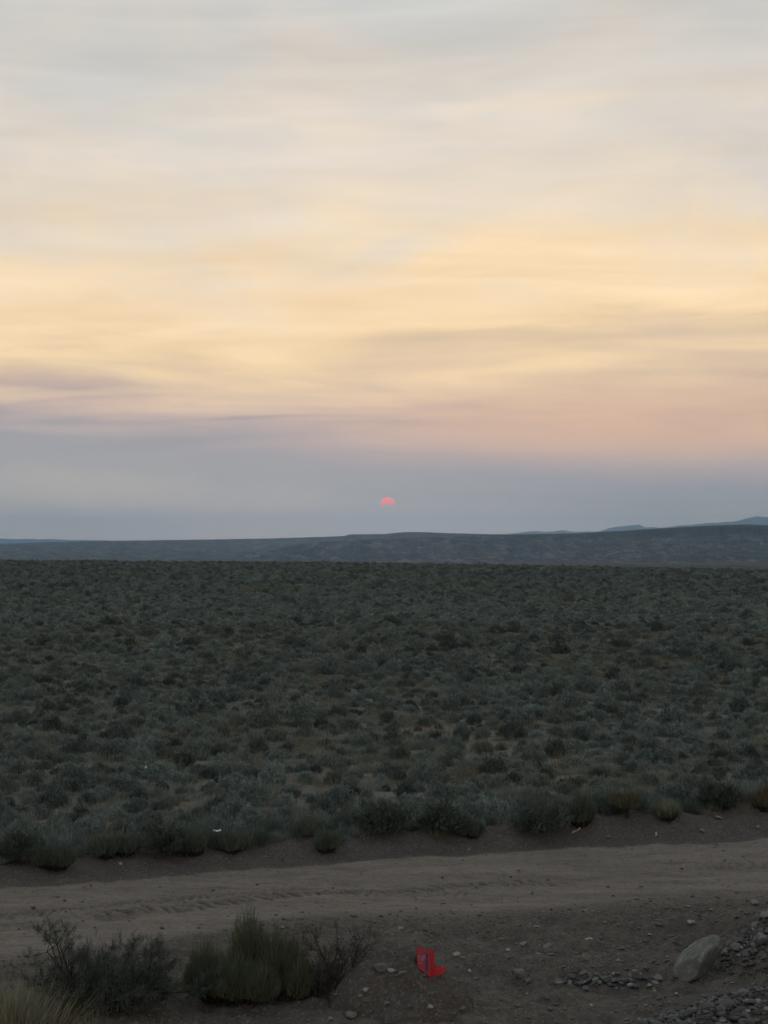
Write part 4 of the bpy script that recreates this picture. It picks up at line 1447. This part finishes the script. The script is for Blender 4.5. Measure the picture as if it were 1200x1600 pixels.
def carton():
    x, y, z = at_px(670, 1527, 0.0, lambda a, b: height(a, b) + mound_h(a, b))
    z -= 0.035
    root = empty('beer_carton', (x, y, z + 0.045), rz=math.radians(3))
    root.scale = (0.92, 0.92, 1.12)
    tag(root, 'crushed red cardboard carton with pale and dark blue print lying behind the earth mound', 'carton')
    # upright face (x -0.11 .. 0.03), leaning back, lower edge slants down to the right
    A = lambda u, v: (u, 0.02 + v * 0.25, v)
    face = [A(-0.105, 0.075), A(0.012, 0.0), A(0.018, 0.195), A(-0.108, 0.215)]
    slab_obj('front_panel', face, 0.003, M_REDL, root)
    # side panel, turned away to the right
    s = [(0.0145, 0.017, -0.004), (0.052, 0.07, -0.006), (0.056, 0.10, 0.180), (0.0200, 0.067, 0.198)]
    slab_obj('side_panel', s, 0.003, M_RED, root)
    bk = [(-0.108, 0.10, 0.06), (0.05, 0.115, 0.0), (0.052, 0.13, 0.16), (-0.108, 0.13, 0.19)]
    slab_obj('back_panel', bk, 0.003, M_CARD, root)
    tp = [A(-0.108, 0.2165), A(0.016, 0.1985), (0.012, 0.115, 0.190), (-0.106, 0.115, 0.205)]
    slab_obj('top_flap', tp, 0.003, M_RED, root)
    # lower flap spread to the right, crumpled in three folds
    f1 = [(0.054, 0.070, -0.002), (0.112, 0.060, 0.006), (0.120, 0.10, 0.060), (0.057, 0.105, 0.075)]
    f2 = [(0.1135, 0.060, 0.010), (0.155, 0.075, 0.026), (0.160, 0.11, 0.056), (0.1215, 0.10, 0.060)]
    f3 = [(0.1565, 0.075, 0.030), (0.200, 0.09, 0.034), (0.190, 0.12, 0.048), (0.1615, 0.11, 0.056)]
    slab_obj('flap', f1, 0.003, M_RED, root)
    slab_obj('flap', f2, 0.003, M_RED, root)
    slab_obj('flap', f3, 0.003, M_CARD, root)
    # printed swoosh and worn pale lettering on the face, a hair proud of the card
    off = lambda u, v: (u, 0.02 + v * 0.25 - 0.0035, v + 0.001)
    slab_obj('blue_band', [off(-0.060, 0.160), off(-0.035, 0.170), off(-0.004, 0.172), off(-0.006, 0.100), off(-0.010, 0.026), off(-0.024, 0.036), off(-0.032, 0.080), off(-0.020, 0.140), off(-0.035, 0.158)], 0.0012, M_BLUE, root)
    V, Fs, k = [], [], 0
    o2 = lambda u, v: (u, 0.02 + v * 0.25 - 0.0045, v + 0.0012)
    bars = [(-.098, .120, -.092, .158), (-.092, .149, -.078, .156), (-.084, .112, -.078, .149), (-.070, .112, -.064, .160), (-.064, .132, -.056, .138), (-.056, .112, -.050, .160),
            (-.047, .156, -.026, .162), (-.046, .120, -.040, .156), (-.036, .140, -.030, .156), (-.096, .098, -.060, .104)]
    for (u0, v0, u1, v1) in bars:
        a, f = slab([o2(u0, v0), o2(u1, v0), o2(u1, v1), o2(u0, v1)], 0.001)
        V += [tuple(q) for q in a]; Fs += [tuple(i + k for i in ff) for ff in f]; k += len(a)
    me = bpy.data.meshes.new('lettering'); me.from_pydata(V, [], Fs); me.materials.append(M_PRINT)
    link('lettering', me, root)


carton()


def boxmesh(name, dims, loc, mat, parent, rot=(0, 0, 0)):
    a, b, c = (d / 2 for d in dims)
    V = [(x, y, z) for z in (-c, c) for y in (-b, b) for x in (-a, a)]
    Fc = [(0, 2, 3, 1), (4, 5, 7, 6), (0, 1, 5, 4), (1, 3, 7, 5), (3, 2, 6, 7), (2, 0, 4, 6)]
    me = bpy.data.meshes.new(name); me.from_pydata(V, [], Fc); me.materials.append(mat)
    return link(name, me, parent, loc=loc, rot=rot)


def marker():
    x, y, z0 = at_px(229, 1200, 0.11)
    z = hz_(x, y)
    root = empty('marker_stake', (x, y, z))
    tag(root, 'tiny white cross-shaped stake standing among the sagebrush at the left', 'stake')
    boxmesh('post', (0.026, 0.016, 0.19), (0, 0, 0.065), M_WHITE, root)
    boxmesh('crossbar', (0.055, 0.016, 0.016), (0, -0.018, 0.125), M_WHITE, root)


marker()


def scrap(px, py, s, label, ex, kind=0):
    x, y, z = at_px(px, py, ex)
    rs = np.random.RandomState(px)
    n = 6
    X, Y = np.meshgrid(np.linspace(-.5, .5, n), np.linspace(-.5, .5, n))
    Z = 0.25 * rs.uniform(0, 1, X.shape) + 0.25 * np.abs(X)
    X = X + rs.uniform(-.06, .06, X.shape)
    if kind:
        Y = Y * 0.3 + X * 0.4; Z = Z + 0.5 * (X + .5)
    V = np.stack([X * s, Y * s * .7, Z * s], -1).reshape(-1, 3)
    i = np.arange(n - 1)[:, None]; j = np.arange(n - 1)[None, :]
    Q = np.stack([i * n + j, i * n + j + 1, (i + 1) * n + j + 1, (i + 1) * n + j], -1).reshape(-1, 4)
    V2 = V + np.array([0, 0, 0.003])
    Q = np.concatenate([Q[:, ::-1], Q + len(V)])
    o = link('scrap', mesh_np('scrap', np.concatenate([V, V2]), Q, [M_WHITE]), loc=(x, y, z + ex))
    tag(o, label, 'litter')


scrap(340, 1299, 0.09, 'small crumpled white scrap caught in the shrubs across the road at the left', 0.38)
scrap(899, 1303, 0.11, 'white twisted scrap lying on the crest of the bank below the tall green shrub', 0.03, 1)
